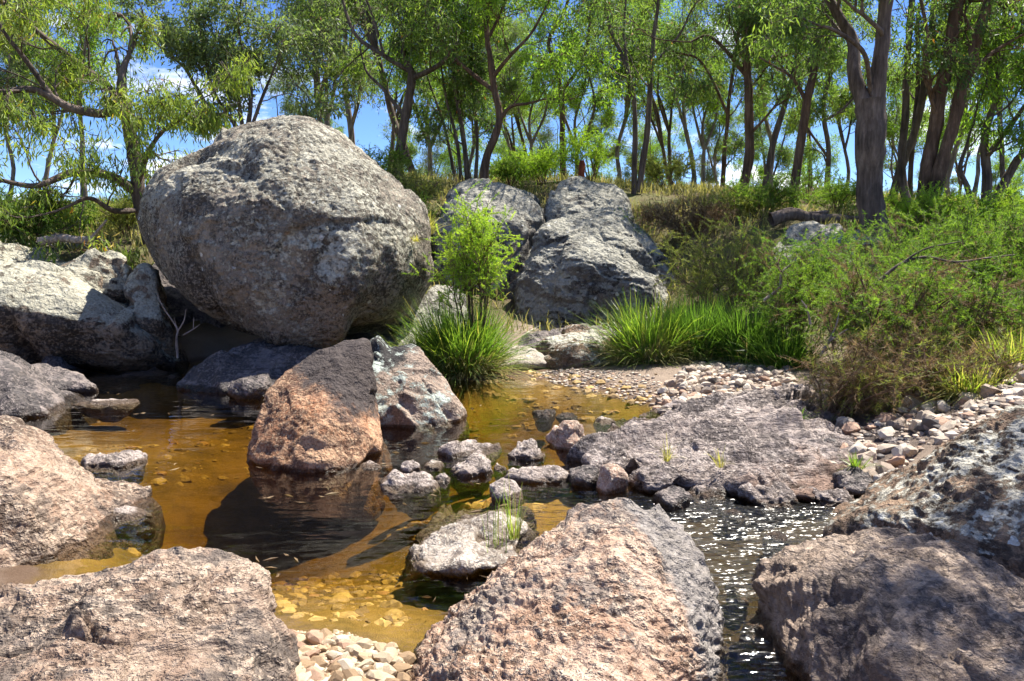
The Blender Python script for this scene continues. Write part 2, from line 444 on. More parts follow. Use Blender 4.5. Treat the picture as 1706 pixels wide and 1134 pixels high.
def pebble_mat(name, cols):
    m, ns, ls = new_mat(name)
    oi = ns.new('ShaderNodeObjectInfo')
    at = ns.new('ShaderNodeAttribute'); at.attribute_name = 'tint'
    s = math_(ns, ls, 'FRACT', math_(ns, ls, 'ADD', oi.outputs['Random'], at.outputs['Fac']))
    rp = ramp(ns, cols); rp.color_ramp.interpolation = 'CONSTANT'; ls.new(s, rp.inputs[0])
    tcn = ns.new('ShaderNodeTexCoord')
    n = N(ns, 'ShaderNodeTexNoise', Scale=30, Detail=6, Roughness=0.7); ls.new(tcn.outputs['Object'], n.inputs['Vector'])
    r2 = ramp(ns, [(0.3, G(0.62)), (0.7, G(1.2))]); ls.new(n.outputs['Fac'], r2.inputs[0])
    bs = N(ns, 'ShaderNodeBsdfPrincipled', Roughness=0.75)
    ls.new(mixc(ns, ls, 1.0, rp.outputs[0], r2.outputs[0], 'MULTIPLY'), bs.inputs['Base Color'])
    bp = N(ns, 'ShaderNodeBump', Strength=0.5, Distance=0.01); ls.new(n.outputs['Fac'], bp.inputs['Height']); ls.new(bp.outputs[0], bs.inputs['Normal'])
    out = ns.new('ShaderNodeOutputMaterial'); ls.new(bs.outputs[0], out.inputs[0])
    return m
M['pebble'] = pebble_mat('mixed_pebble', [(0, (0.44, 0.36, 0.28)), (0.2, (0.3, 0.23, 0.175)), (0.4, (0.5, 0.4, 0.31)), (0.55, (0.24, 0.19, 0.155)), (0.68, (0.56, 0.49, 0.4)), (0.86, (0.085, 0.075, 0.072)), (0.92, (0.4, 0.25, 0.17))])
M['palepebble'] = pebble_mat('pale_pebble', [(0, (0.5, 0.4, 0.27)), (0.3, (0.42, 0.31, 0.19)), (0.5, (0.58, 0.48, 0.35)), (0.7, (0.42, 0.27, 0.18)), (0.85, (0.3, 0.2, 0.11))])
M['bedstone'] = pebble_mat('amber_bed_stone', [(0, (0.4, 0.26, 0.08)), (0.3, (0.3, 0.19, 0.06)), (0.6, (0.5, 0.34, 0.12)), (0.8, (0.2, 0.12, 0.04)), (0.93, (0.4, 0.22, 0.08))])

M['bark'] = bark_mat('grey_brown_bark', (0.05, 0.038, 0.032), (0.15, 0.115, 0.095), (0.28, 0.22, 0.185))
M['bark_brown'] = bark_mat('red_brown_bark', (0.045, 0.03, 0.022), (0.15, 0.095, 0.065), (0.3, 0.2, 0.14))
M['bark_far'] = bark_mat('pale_gum_bark', (0.10, 0.08, 0.065), (0.24, 0.2, 0.165), (0.4, 0.35, 0.3), (8, 8, 1.2))
M['deadwood'] = bark_mat('bleached_wood', (0.14, 0.11, 0.09), (0.34, 0.28, 0.24), (0.5, 0.44, 0.38), (20, 20, 6))
M['post'] = bark_mat('rusty_red_wood', (0.10, 0.025, 0.012), (0.24, 0.06, 0.025), (0.34, 0.11, 0.05), (16, 16, 3))
M['twig'] = bark_mat('brown_twig', (0.09, 0.055, 0.035), (0.19, 0.125, 0.08), (0.3, 0.21, 0.14), (20, 20, 6))
M['gum'] = leaf_mat('gum_leaf', [(0, (0.065, 0.124, 0.046)), (0.4, (0.143, 0.221, 0.065)), (0.8, (0.260, 0.351, 0.078)), (0.97, (0.364, 0.429, 0.091)), (1, (0.416, 0.169, 0.052))])
M['gum_grey'] = leaf_mat('grey_green_gum_leaf', [(0, (0.072, 0.117, 0.058)), (0.5, (0.156, 0.215, 0.098)), (1, (0.286, 0.338, 0.143))], trans=0.45)
M['gum_lime'] = leaf_mat('lime_gum_leaf', [(0, (0.096, 0.180, 0.036)), (0.5, (0.216, 0.348, 0.048)), (1, (0.360, 0.504, 0.072))], trans=0.5)
M['gum_gold'] = leaf_mat('drooping_gum_leaf', [(0, (0.088, 0.150, 0.037)), (0.5, (0.213, 0.288, 0.062)), (0.9, (0.375, 0.425, 0.088)), (1, (0.450, 0.200, 0.050))], trans=0.45)
M['tea'] = leaf_mat('tea_tree_needle', [(0, (0.055, 0.11, 0.022)), (0.35, (0.12, 0.21, 0.035)), (0.7, (0.19, 0.29, 0.05)), (1, (0.3, 0.38, 0.075))], trans=0.5, gloss=0.6)
M['tea_lime'] = leaf_mat('bright_tea_tree_needle', [(0, (0.17, 0.27, 0.035)), (0.5, (0.3, 0.44, 0.05)), (1, (0.46, 0.56, 0.1))], trans=0.5, gloss=0.6)
M['tea_olive'] = leaf_mat('olive_tea_tree_needle', [(0, (0.12, 0.14, 0.04)), (0.5, (0.23, 0.26, 0.075)), (1, (0.36, 0.37, 0.12))], trans=0.45, gloss=0.6)
M['dry'] = leaf_mat('dry_brown_needle', [(0, (0.10, 0.065, 0.035)), (0.5, (0.22, 0.15, 0.08)), (1, (0.36, 0.27, 0.15))], trans=0.3, tcol=(1.2, 1.1, 0.8), gloss=0.7)
M['blade'] = leaf_mat('mat_rush_blade', [(0, (0.045, 0.095, 0.022)), (0.5, (0.12, 0.215, 0.035)), (0.85, (0.27, 0.35, 0.06)), (1, (0.44, 0.39, 0.14))], trans=0.5, gloss=0.38)
M['drygrass'] = leaf_mat('straw_grass', [(0, (0.19, 0.2, 0.06)), (0.5, (0.34, 0.33, 0.12)), (1, (0.48, 0.4, 0.2))], trans=0.4, tcol=(1.3, 1.25, 0.8), gloss=0.7)

# ---------------------------------------------------------------- ground
ctrl = []
def cz(px, py, z): p = Pz(px, py, 0 if z < 0 else z); ctrl.append((p[0], p[1], z))
def cd(px, py, d): ctrl.append(tuple(P(px, py, d)))
for a in [(330, 815, -.62), (420, 860, -.5), (300, 720, -.26), (180, 740, -.15), (250, 900, -.2), (200, 870, -.13), (520, 960, -.14), (560, 1060, .0), (560, 1110, .04), (560, 1160, .06),
          (650, 950, -.16), (600, 880, -.34), (500, 880, -.32), (700, 860, -.26), (850, 670, -.3), (950, 680, -.22), (1060, 690, -.12), (1150, 700, -.03), (880, 632, .0),
          (700, 740, -.45), (850, 740, -.3), (900, 830, -.14), (790, 790, -.2), (1050, 770, .0), (1250, 900, -.14), (1350, 855, -.1), (1220, 1080, -.2), (1150, 830, -.12),
          (960, 622, .06), (1080, 625, .12), (1090, 655, .06), (1200, 625, .14), (1200, 672, .08), (1300, 640, .17), (1240, 596, .16), (1100, 598, .12), (1400, 720, .07),
          (1320, 700, .06), (1500, 700, .16), (1600, 670, .3), (1706, 690, .42), (1450, 790, .03), (1706, 620, .55), (1500, 600, .32), (1400, 580, .3),
          (100, 690, -.2), (250, 660, -.28), (400, 650, -.22), (60, 850, -.1), (760, 628, .02), (820, 622, .05), (700, 650, -.25), (900, 596, -.04), (880, 605, -.05)]:
    cz(*a)
for a in [(0, 1.0, -.1), (-1.2, 1.4, .1), (-2.4, 2.5, .15), (-3.6, 4, .15), (1.6, 1.4, -.1), (2.8, 2.6, .15), (3.5, 4, .3), (5.5, 5, .8), (-3, 10.4, -.15), (-1.5, 10.6, -.1), (-4.5, 9.6, -.05),
          (-7.8, 8, .4), (-7, 11, 1.2), (-5.2, 9.0, -.2), (-5.7, 9.9, -.15), (-6.3, 8.8, -.1), (-4.6, 10.3, -.15), (-3, 12.5, .6), (-4.5, 13, 1.2), (-1.2, 12, .25), (-9, 6, .9), (0, 12, .1), (1.2, 12.6, .15), (0.3, 15, .9), (2.5, 15.2, 1.1), (4, 12.5, .8), (5.2, 10, .75), (7, 8, 1.1),
          (0, -4, .3), (-8, 0, 1.2), (8, 2, 1.5), (0, -14, 1.2), (-14, -4, 2), (14, 0, 2.4), (6, 13, 1.5), (9, 13, 1.9), (11, 10, 1.9)]:
    ctrl.append(a)
for a in [(0, 372, 18), (120, 365, 18), (230, 345, 20), (400, 330, 21), (560, 310, 21), (660, 300, 20), (760, 308, 19.5), (860, 305, 19.5), (960, 303, 19), (1060, 318, 19), (1200, 325, 19), (1320, 348, 16.5),
          (1460, 390, 13), (1550, 340, 17), (1640, 350, 17), (1706, 360, 15), (60, 402, 14), (180, 398, 13.5), (-200, 380, 16), (1900, 350, 17), (1290, 372, 14.5), (1200, 370, 15.5), (700, 340, 17.5), (1090, 350, 17)]:
    cd(*a)
for x in (-16, -8, 0, 8, 16): ctrl += [(x, 26, 3.2), (x, 33, 2.6)]
C_ = np.array(ctrl)
def rbf_fit(C):
    n = len(C)
    D = np.hypot(C[:, None, 0] - C[None, :, 0], C[:, None, 1] - C[None, :, 1])
    A = np.zeros((n + 3, n + 3))
    A[:n, :n] = np.sqrt(D ** 2 + 0.05) - 0 * np.eye(n); A[:n, :n] -= 0.02 * np.eye(n)
    Q = np.c_[np.ones(n), C[:, :2]]
    A[:n, n:] = Q; A[n:, :n] = Q.T
    return np.linalg.solve(A, np.r_[C[:, 2], 0, 0, 0])
_w = rbf_fit(C_)
def ground_z(x, y):
    x = np.atleast_1d(np.asarray(x, float)); y = np.atleast_1d(np.asarray(y, float))
    xc, yc = np.clip(x, -24, 24), np.clip(y, -16, 36)
    z = np.full(len(xc), _w[-3]) + _w[-2] * xc + _w[-1] * yc
    for k, c in enumerate(C_): z += _w[k] * np.sqrt((xc - c[0]) ** 2 + (yc - c[1]) ** 2 + 0.05)
    far = np.clip((np.hypot(x, y - 8) - 26) / 30, 0, 1)
    z = z * (1 - far) + (-1.5) * far
    q = np.c_[x, y, np.zeros(len(x))]
    wet = np.clip((z + 0.05) / 0.4, 0.15, 1)
    z = z + (0.10 * fbm(q * 0.7, 3) + 0.05 * fbm(q * 2.9, 3)) * wet * 0.8 + 0.018 * fbm(q * 9, 2)
    return z
def gz(x, y): return float(ground_z([x], [y])[0])

def spaced(lo, hi, a, b, step, grow=1.14):
    c = list(np.arange(a, b, step)); s = step; v = c[-1]
    while v < hi: s *= grow; v += s; c.append(v)
    s = step; v = c[0]
    while v > lo: s *= grow; v -= s; c.insert(0, v)
    return np.array(c)
gx = spaced(-900, 900, -6.5, 6.5, 0.05); gy = spaced(-600, 1500, 1.5, 14, 0.055)
X, Y = np.meshgrid(gx, gy); Zg = ground_z(X.ravel(), Y.ravel())
gm = MB(); nx_, ny_ = len(gx), len(gy)
i = np.arange(ny_ - 1)[:, None] * nx_; j = np.arange(nx_ - 1)[None]
gm.add(np.c_[X.ravel(), Y.ravel(), Zg], np.stack([i + j, i + j + 1, i + nx_ + j + 1, i + nx_ + j], -1).reshape(-1, 4))
def ground_mat():
    m, ns, ls = new_mat('creek_bank_ground')
    geo = ns.new('ShaderNodeNewGeometry'); Pn = geo.outputs['Position']
    s = ns.new('ShaderNodeSeparateXYZ'); ls.new(Pn, s.inputs[0])
    def noise(sc, d=6, r=0.6):
        n = N(ns, 'ShaderNodeTexNoise', Scale=sc, Detail=d, Roughness=r); ls.new(Pn, n.inputs['Vector']); return n.outputs['Fac']
    def thr(f, a, b):
        n = ns.new('ShaderNodeMapRange'); n.inputs[1].default_value = a; n.inputs[2].default_value = b; n.interpolation_type = 'SMOOTHSTEP'
        ls.new(f, n.inputs[0]); return n.outputs[0]
    nb, nf = noise(1.6, 8, 0.65), noise(30, 6, 0.7)
    bed = ramp(ns, [(0.3, (0.09, 0.065, 0.02)), (0.46, (0.26, 0.165, 0.042)), (0.56, (0.4, 0.25, 0.065)), (0.68, (0.52, 0.32, 0.09))])
    ls.new(math_(ns, ls, 'ADD', math_(ns, ls, 'MULTIPLY', nb, 0.75), math_(ns, ls, 'MULTIPLY', nf, 0.25)), bed.inputs[0])
    sand = ramp(ns, [(0.3, (0.2, 0.15, 0.115)), (0.5, (0.34, 0.26, 0.2)), (0.75, (0.46, 0.37, 0.29))])
    ls.new(math_(ns, ls, 'ADD', math_(ns, ls, 'MULTIPLY', noise(3), 0.4), math_(ns, ls, 'MULTIPLY', noise(110, 4, 0.8), 0.6)), sand.inputs[0])
    lit = ramp(ns, [(0.28, (0.05, 0.04, 0.025)), (0.45, (0.14, 0.105, 0.06)), (0.58, (0.14, 0.15, 0.055)), (0.75, (0.3, 0.27, 0.12))])
    ls.new(math_(ns, ls, 'ADD', math_(ns, ls, 'MULTIPLY', nb, 0.6), math_(ns, ls, 'MULTIPLY', noise(45, 7, 0.75), 0.4)), lit.inputs[0])
    zz_ = math_(ns, ls, 'ADD', s.outputs['Z'], math_(ns, ls, 'MULTIPLY', math_(ns, ls, 'SUBTRACT', noise(4), 0.5), 0.1))
    c = mixc(ns, ls, thr(zz_, -0.03, 0.02), bed.outputs[0], mixc(ns, ls, 1.0, sand.outputs[0], (0.5, 0.42, 0.36), 'MULTIPLY'))
    c = mixc(ns, ls, thr(zz_, 0.03, 0.1), c, sand.outputs[0])
    c = mixc(ns, ls, thr(zz_, 0.24, 0.5), c, lit.outputs[0])
    # bare dark bedrock under the riffle and in the dry gully
    for (cx, cy, ra, rb, col) in ((1.35, 3.9, 1.35, .9, (0.055, 0.042, 0.032)), (2.75, 6.1, 1.1, .5, (0.07, 0.055, 0.048))):
        dn = ns.new('ShaderNodeVectorMath'); dn.operation = 'DISTANCE'; ls.new(Pn, dn.inputs[0]); dn.inputs[1].default_value = (cx, cy, 0)
        c = mixc(ns, ls, thr(math_(ns, ls, 'ADD', dn.outputs['Value'], math_(ns, ls, 'MULTIPLY', math_(ns, ls, 'SUBTRACT', noise(3.3), .5), 1.2)), ra, rb), c, mixc(ns, ls, nf, col, tuple(2.2 * q for q in col)))
    bs = N(ns, 'ShaderNodeBsdfPrincipled', Roughness=0.9); ls.new(c, bs.inputs['Base Color'])
    bs.inputs['Specular IOR Level'].default_value = 0.2
    bp = N(ns, 'ShaderNodeBump', Strength=0.8, Distance=0.03)
    ls.new(math_(ns, ls, 'ADD', nf, noise(120, 4, 0.7)), bp.inputs['Height']); ls.new(bp.outputs[0], bs.inputs['Normal'])
    out = ns.new('ShaderNodeOutputMaterial'); ls.new(bs.outputs[0], out.inputs[0])
    return m
tag(gm.build('ground', ground_mat()), kind='structure')

# ---------------------------------------------------------------- water: a closed body of tea-coloured creek water
def water_mat():
    m, ns, ls = new_mat('tannin_creek_water')
    geo = ns.new('ShaderNodeNewGeometry'); Pn = geo.outputs['Position']
    def noise(sc, d, r, stretch=(1, 1, 1), off=0):
        mpp = ns.new('ShaderNodeMapping'); mpp.inputs['Scale'].default_value = stretch; mpp.inputs['Location'].default_value = (off, off, 0)
        ls.new(Pn, mpp.inputs[0])
        n = N(ns, 'ShaderNodeTexNoise', Scale=sc, Detail=d, Roughness=r); ls.new(mpp.outputs[0], n.inputs['Vector']); return n.outputs['Fac']
    calm = math_(ns, ls, 'MULTIPLY', noise(2.2, 2, 0.5, (1, 2.2, 1)), 0.13)
    calm = math_(ns, ls, 'ADD', calm, math_(ns, ls, 'MULTIPLY', noise(9, 2, 0.5, (1, 2.0, 1), 3), 0.022))
    fast = math_(ns, ls, 'MULTIPLY', noise(9, 2.2, 0.5, (.7, 1.8, 1), 7), 0.95)
    fast = math_(ns, ls, 'MULTIPLY', fast, math_(ns, ls, 'ADD', math_(ns, ls, 'MULTIPLY', noise(2.6, 2, .5, (1, 1, 1), 12), 1.6), .15))
    # the riffle between the foreground boulders runs fast, the pools are still
    dn = ns.new('ShaderNodeVectorMath'); dn.operation = 'DISTANCE'; ls.new(Pn, dn.inputs[0]); dn.inputs[1].default_value = (1.25, 3.9, 0)
    mr = ns.new('ShaderNodeMapRange'); mr.inputs[1].default_value = 1.6; mr.inputs[2].default_value = 0.7; ls.new(dn.outputs['Value'], mr.inputs[0])
    h = math_(ns, ls, 'ADD', calm, math_(ns, ls, 'MULTIPLY', fast, mr.outputs[0]))
    bp = N(ns, 'ShaderNodeBump', Strength=1.0, Distance=0.07); ls.new(h, bp.inputs['Height'])
    fr = N(ns, 'ShaderNodeFresnel', IOR=1.33); ls.new(bp.outputs[0], fr.inputs['Normal'])
    tr = ns.new('ShaderNodeBsdfTransparent'); tr.inputs['Color'].default_value = (0.98, 0.97, 0.93, 1)
    gl = N(ns, 'ShaderNodeBsdfGlossy', Roughness=0.03)
    rr_ = ns.new('ShaderNodeMapRange'); rr_.inputs[3].default_value = .02; rr_.inputs[4].default_value = .22; ls.new(mr.outputs[0], rr_.inputs[0]); ls.new(rr_.outputs[0], gl.inputs['Roughness'])
    gl.inputs['Color'].default_value = (1, 1, 1, 1); ls.new(bp.outputs[0], gl.inputs['Normal'])
    ms = ns.new('ShaderNodeMixShader'); ls.new(fr.outputs[0], ms.inputs[0]); ls.new(tr.outputs[0], ms.inputs[1]); ls.new(gl.outputs[0], ms.inputs[2])
    va = ns.new('ShaderNodeVolumeAbsorption'); va.inputs['Color'].default_value = (0.67, 0.56, 0.08, 1); va.inputs['Density'].default_value = 1.75
    out = ns.new('ShaderNodeOutputMaterial'); ls.new(ms.outputs[0], out.inputs['Surface']); ls.new(va.outputs[0], out.inputs['Volume'])
    return m
wm_ = MB()
x0, x1, y0, y1 = -7.0, 4.2, 0.6, 12.2
wm_.add([(x0, y0, 0), (x1, y0, 0), (x1, y1, 0), (x0, y1, 0), (x0, y0, -1.6), (x1, y0, -1.6), (x1, y1, -1.6), (x0, y1, -1.6)],
        [(0, 1, 2, 3), (7, 6, 5, 4), (0, 4, 5, 1), (1, 5, 6, 2), (2, 6, 7, 3), (3, 7, 4, 0)])
tag(wm_.build('water', water_mat(), smooth=False), kind='structure')

# ---------------------------------------------------------------- rocks
_ico = {}
def ico(sub):
    if sub not in _ico:
        bm = bmesh.new(); bmesh.ops.create_icosphere(bm, subdivisions=sub, radius=1)
        v = np.array([x.co[:] for x in bm.verts]); f = np.array([[x.index for x in q.verts] for q in bm.faces]); bm.free()
        _ico[sub] = (unit(v), f)
    return _ico[sub]
def hull_planes(pts):
    bm = bmesh.new()
    for p in pts: bm.verts.new(p)
    bmesh.ops.convex_hull(bm, input=bm.verts[:])
    bm.normal_update()
    pl = []
    for f in bm.faces:
        n = np.array(f.normal[:]); c = np.array(f.calc_center_median()[:])
        d = float(n @ c)
        if d < 0: n, d = -n, -d
        if all(not (n @ q[0] > 0.995 and abs(d - q[1]) < 0.03) for q in pl): pl.append((n, max(d, 0.05)))
    bm.free()
    return np.array([q[0] for q in pl]), np.array([q[1] for q in pl])
def rock(name, label, pts, mat, sub=5, p=9, big=0.05, mid=0.02, chip=0.03, cells=70, fine=0.012, seed=0, cat='rock', group=None, strata=0.0, grow=1.05, crack=0.0, ew=.05, sax=(.25, .35, 1.0), sstep=.09, face=None, facet=.16, joint=.03, aniso=1.8):
    pts = np.array(pts, float)
    c = (pts.max(0) + pts.min(0)) / 2 * 0.5 + pts.mean(0) * 0.5
    ext = (pts.max(0) - pts.min(0)) / 2
    U = (pts - c) / ext
    n, d = hull_planes(U)
    dirs, f = ico(sub)
    if face is not None: dirs = unit(dirs + .55 * unit(np.array(face, float)))     # finer mesh on the weathered side
    m_ = np.clip(dirs @ n.T / d, 1e-6, None)
    r = (m_ ** p).sum(1) ** (-1 / p)
    q = dirs * r[:, None] * grow
    nr = unit((m_ ** (p - 1)) @ (n / d[:, None]) / ext)
    v = q * ext
    size = float(np.prod(ext)) ** (1 / 3)
    rs = np.random.default_rng(seed + 100)
    off = rs.uniform(0, 60, 3)
    w = v / size
    disp = big * size * fbm(w * 1.1 + off, 3)
    # broad planes, then a few open joints
    if sub >= 5 and facet:
        for (K, til, wid, jd) in ((18, facet, .16, 0.0), (9, facet * .4, .03, joint)):
            fc = v[rs.integers(0, len(v), K)] * rs.uniform(.85, 1.1, (K, 1))
            wj = v + .1 * size * np.stack([pnoise(w * 1.6 + off + 31 + k * 7) for k in range(3)], 1)
            D2 = np.sqrt(((wj[:, None] - fc[None]) ** 2).sum(2)); ii = D2.argmin(1)
            s2 = np.partition(D2, 1, axis=1)
            ee = np.clip((s2[:, 1] - s2[:, 0]) / (wid * size), 0, 1); ee = ee * ee * (3 - 2 * ee)
            tl_ = rs.normal(size=(K, 3)) * til
            disp = disp + (tl_[ii] * (v - fc[ii])).sum(1) * ee
            if jd: disp = disp - jd * size * (1 - ee) * np.clip(.35 + 1.6 * pnoise(w * 1.2 + off + 5), 0, 1)
    # broken facets: each cell of the stone is offset and tilted a little
    if chip:
        cc = v[rs.integers(0, len(v), cells)] + rs.normal(size=(cells, 3)) * 0.05 * size
        wv = v + 0.07 * size * np.stack([pnoise(w * 3 + off + k * 9) for k in range(3)], 1)
        best = np.full(len(v), 1e9); sec = np.full(len(v), 1e9); idx = np.zeros(len(v), int)
        for k in range(cells):
            dd = ((wv - cc[k]) ** 2).sum(1)
            lt = dd < best
            sec = np.where(lt, best, np.minimum(sec, dd)); idx = np.where(lt, k, idx); best = np.where(lt, dd, best)
        tilt = rs.normal(size=(cells, 3)) * 0.18; hgt = rs.uniform(-.45, .45, cells)
        e = np.clip((np.sqrt(sec) - np.sqrt(best)) / (ew * size), 0, 1); e = e * e * (3 - 2 * e)
        step = hgt[idx] * chip * .7 * size + (tilt[idx] * (v - cc[idx])).sum(1) * min(1.0, chip * 9)
        disp = disp + step * e - crack * size * (1 - e)
    sx = unit(np.array(sax))
    wa = w + sx * (w @ sx)[:, None] * aniso; va = v + sx * (v @ sx)[:, None] * aniso
    rg_ = fbm(wa * 2.2 + off * 1.3, 4, 0.5)
    rb_ = -fbm(wa * 3.3 + off * 1.9, 4, 0.55, ridged=True)
    disp = disp + mid * size * (.8 * rg_ + .55 * rb_)
    if strata:
        ax = unit(np.array(sax))
        hh = (v @ ax) / sstep + 1.1 * fbm(w * 1.1 + off, 2)
        fr_ = hh % 1
        disp = disp + strata * np.where(fr_ < .65, fr_ / .65, (1 - fr_) / .35) * (0.3 + 0.9 * (pnoise(w * 2.1 + off) + 0.5))
    disp = disp + fine * fbm(va * 6 + off, 4, 0.62) * 1.3 + fine * 0.6 * -fbm(va * 13 + off, 3, 0.6, ridged=True)
    v = v + nr * disp[:, None]
    mb = MB(); mb.add(v + c, f)
    bz = (v + c)[:, 2].min()
    o = mb.build(name, mat, None, (c[0], c[1], bz))
    return tag(o, label, cat, group)
def pp(lst, d=None):
    return [P(a[0], a[1], a[2] if len(a) > 2 else d) for a in lst]
def blob(px0, px1, py0, py1, d, thick, jig=0.12, seed=0, sink=0.12, n=16):
    """control points of a loose stone seen in a pixel box, its foot sunk below the surface"""
    rs = np.random.default_rng(seed)
    a, b = P(px0, py1, d), P(px1, py0, d)
    cx, cz_ = (a[0] + b[0]) / 2, (a[2] + b[2]) / 2
    w, h = (b[0] - a[0]) / 2, (b[2] - a[2]) / 2
    pts = []
    for k in range(n):
        t = 2 * math.pi * k / n + rs.uniform(-.15, .15)
        q = 1 + rs.uniform(-jig, jig)
        pts.append((cx + w * math.cos(t) * q, d + rs.uniform(-.3, .3) * thick, cz_ + h * math.sin(t) * q))
    for k in range(5):
        pts.append((cx + rs.uniform(-.6, .6) * w, d - thick * rs.uniform(.4, .6), cz_ + h * rs.uniform(-.9, .5)))
        pts.append((cx + rs.uniform(-.6, .6) * w, d + thick * rs.uniform(.4, .6), cz_ + h * rs.uniform(-.9, .5)))
    for k in range(6):
        pts.append((cx + rs.uniform(-.85, .85) * w, d + rs.uniform(-.45, .45) * thick, cz_ - h - sink))
    return pts

# the huge balanced boulder
rock('boulder', 'huge rounded lichen-covered boulder overhanging the pool',
     pp([(222, 350), (232, 300), (318, 240), (405, 200), (476, 180), (545, 203), (610, 252), (690, 325), (726, 400), (738, 455), (724, 500), (690, 545), (300, 492), (240, 415)], 10.6)
     + pp([(300, 330, 9.6), (285, 440, 9.5), (400, 240, 9.8), (505, 232, 9.75), (420, 330, 9.1), (560, 300, 9.5), (660, 380, 9.5), (690, 470, 9.5), (650, 545, 9.6), (560, 575, 9.5), (450, 577, 9.4), (400, 560, 9.4), (320, 505, 9.4), (380, 470, 9.0), (560, 480, 9.0)])
     + pp([(300, 300, 12.2), (450, 215, 12.2), (600, 290, 12.2), (670, 430, 12.2), (600, 540, 12), (400, 530, 12), (280, 420, 12)]),
     M['boulder'], sub=7, p=17, big=0.05, mid=0.016, chip=0.02, cells=60, fine=0.022, seed=3, face=(0, -.7, .7), cat='boulder', grow=1.05, facet=.12, aniso=.15, joint=.02)
rock('rock', 'dark rock lodged in the shade under the huge boulder',
     pp([(430, 590, 10.2), (520, 560, 10.6), (640, 560, 10.6), (690, 600, 10.4), (680, 640, 9.9), (430, 640, 9.9), (430, 600, 12), (690, 560, 12), (560, 545, 11.6)]) + [tuple(P(440, 640, 10) - [0, 0, .4]), tuple(P(680, 640, 10) - [0, 0, .4])],
     M['wetdark'], sub=5, seed=4)
# left bank
rock('rock', 'large dark-fronted rock at the left edge with sunlit lichen shoulder',
     pp([(-190, 440, 10.2), (0, 428, 10.2), (70, 452, 10), (160, 492, 9.9), (232, 522, 9.8), (275, 548, 9.9), (290, 600, 9.9), (245, 628, 10.3), (130, 630, 10.2), (0, 605, 10.2), (-190, 605, 10.2),
         (-190, 430, 12), (60, 425, 12), (250, 520, 11.6), (-60, 490, 9.5), (110, 530, 9.45), (200, 560, 9.6)]) + [(-6.5, 10.4, -.3), (-4.2, 10.4, -.3), (-6.5, 12, -.2), (-4.2, 11.5, -.2)],
     M['leftrock'], sub=6, p=8, big=0.07, chip=0.03, seed=5, fine=0.02)
rock('rock', 'sunlit tan rock block behind the left bank rock',
     pp([(80, 470, 10.9), (110, 425, 11.2), (190, 405, 11.6), (212, 440, 11.2), (208, 500, 10.9), (120, 500, 10.8), (60, 480, 11), (180, 420, 12.6), (90, 440, 12.4), (215, 480, 12.4)]) + [(-5.8, 11.4, .2), (-4.9, 11.4, .2)],
     M['leftrock'], sub=6, p=8, seed=6, chip=0.04, fine=0.02)
rock('rock', 'flat grey rock shelf at the far left above the pool',
     pp([(-120, 420, 12.6), (10, 412, 12.6), (95, 402, 12.8), (150, 408, 12.6), (100, 440, 12), (0, 440, 11.8), (-120, 440, 11.8), (-100, 405, 14), (140, 400, 14)]) + [(-9, 13, .8), (-6.2, 13, .8)],
     M['back'], sub=5, seed=7)
rock('rock', 'small upright rock wedged left of the huge boulder',
     pp([(205, 470, 10.3), (225, 440, 10.5), (258, 445, 10.5), (275, 500, 10.2), (268, 545, 10), (225, 540, 10), (240, 440, 11.5), (210, 500, 11.2), (270, 500, 11.4)]) + [(-4.8, 10.5, 0), (-4.4, 10.5, 0)],
     M['leftrock'], sub=5, seed=8, chip=0.05)
rock('rock', 'pale rounded rock among bushes on the left bank',
     pp([(100, 372, 16), (150, 362, 16.2), (215, 366, 16.3), (235, 385, 16), (170, 398, 15.6), (100, 395, 15.6), (150, 368, 17.4), (220, 375, 17.2)]) + [(-8.6, 16, .9), (-7.4, 16, .9)],
     M['back'], sub=5, seed=9)
rock('rock', 'smooth dark rock at the left edge dipping into the pool',
     pp([(-130, 560, 8), (0, 578, 7.9), (42, 610, 7.7), (100, 655, 7.5), (96, 672, 7.2), (50, 690, 7.0), (0, 698, 6.9), (-130, 710, 6.8), (-130, 570, 9), (30, 600, 8.8)]) + [(-5.6, 7.2, -.4), (-4.1, 7.3, -.4), (-5.6, 8.6, -.4), (-4.3, 8.4, -.4)],
     M['wetdark'], sub=6, p=8, seed=10, big=.05)
rock('rock', 'low dark slab in the shade beside the left rock',
     pp([(30, 612, 8.8), (100, 605, 8.9), (150, 625, 8.7), (172, 637, 8.6), (120, 648, 8.4), (40, 648, 8.2), (60, 610, 9.4)]) + [(-5.3, 8.7, -.3), (-4.5, 8.7, -.3)],
     M['wetdark'], sub=5, seed=11)
rock('rock', 'dark sloping slab below the huge boulder with orange waterline',
     pp([(262, 645, 8.5), (300, 625, 8.7), (350, 600, 9), (410, 572, 9.4), (480, 565, 9.6), (560, 590, 9.3), (470, 625, 8.6), (440, 640, 8.4), (350, 655, 8.3), (420, 572, 10.4), (560, 580, 10.4)]) + [(-3.4, 8.6, -.35), (-2.2, 8.6, -.35), (-2.0, 10, -.3)],
     M['wetdark'], sub=6, p=8, seed=12)
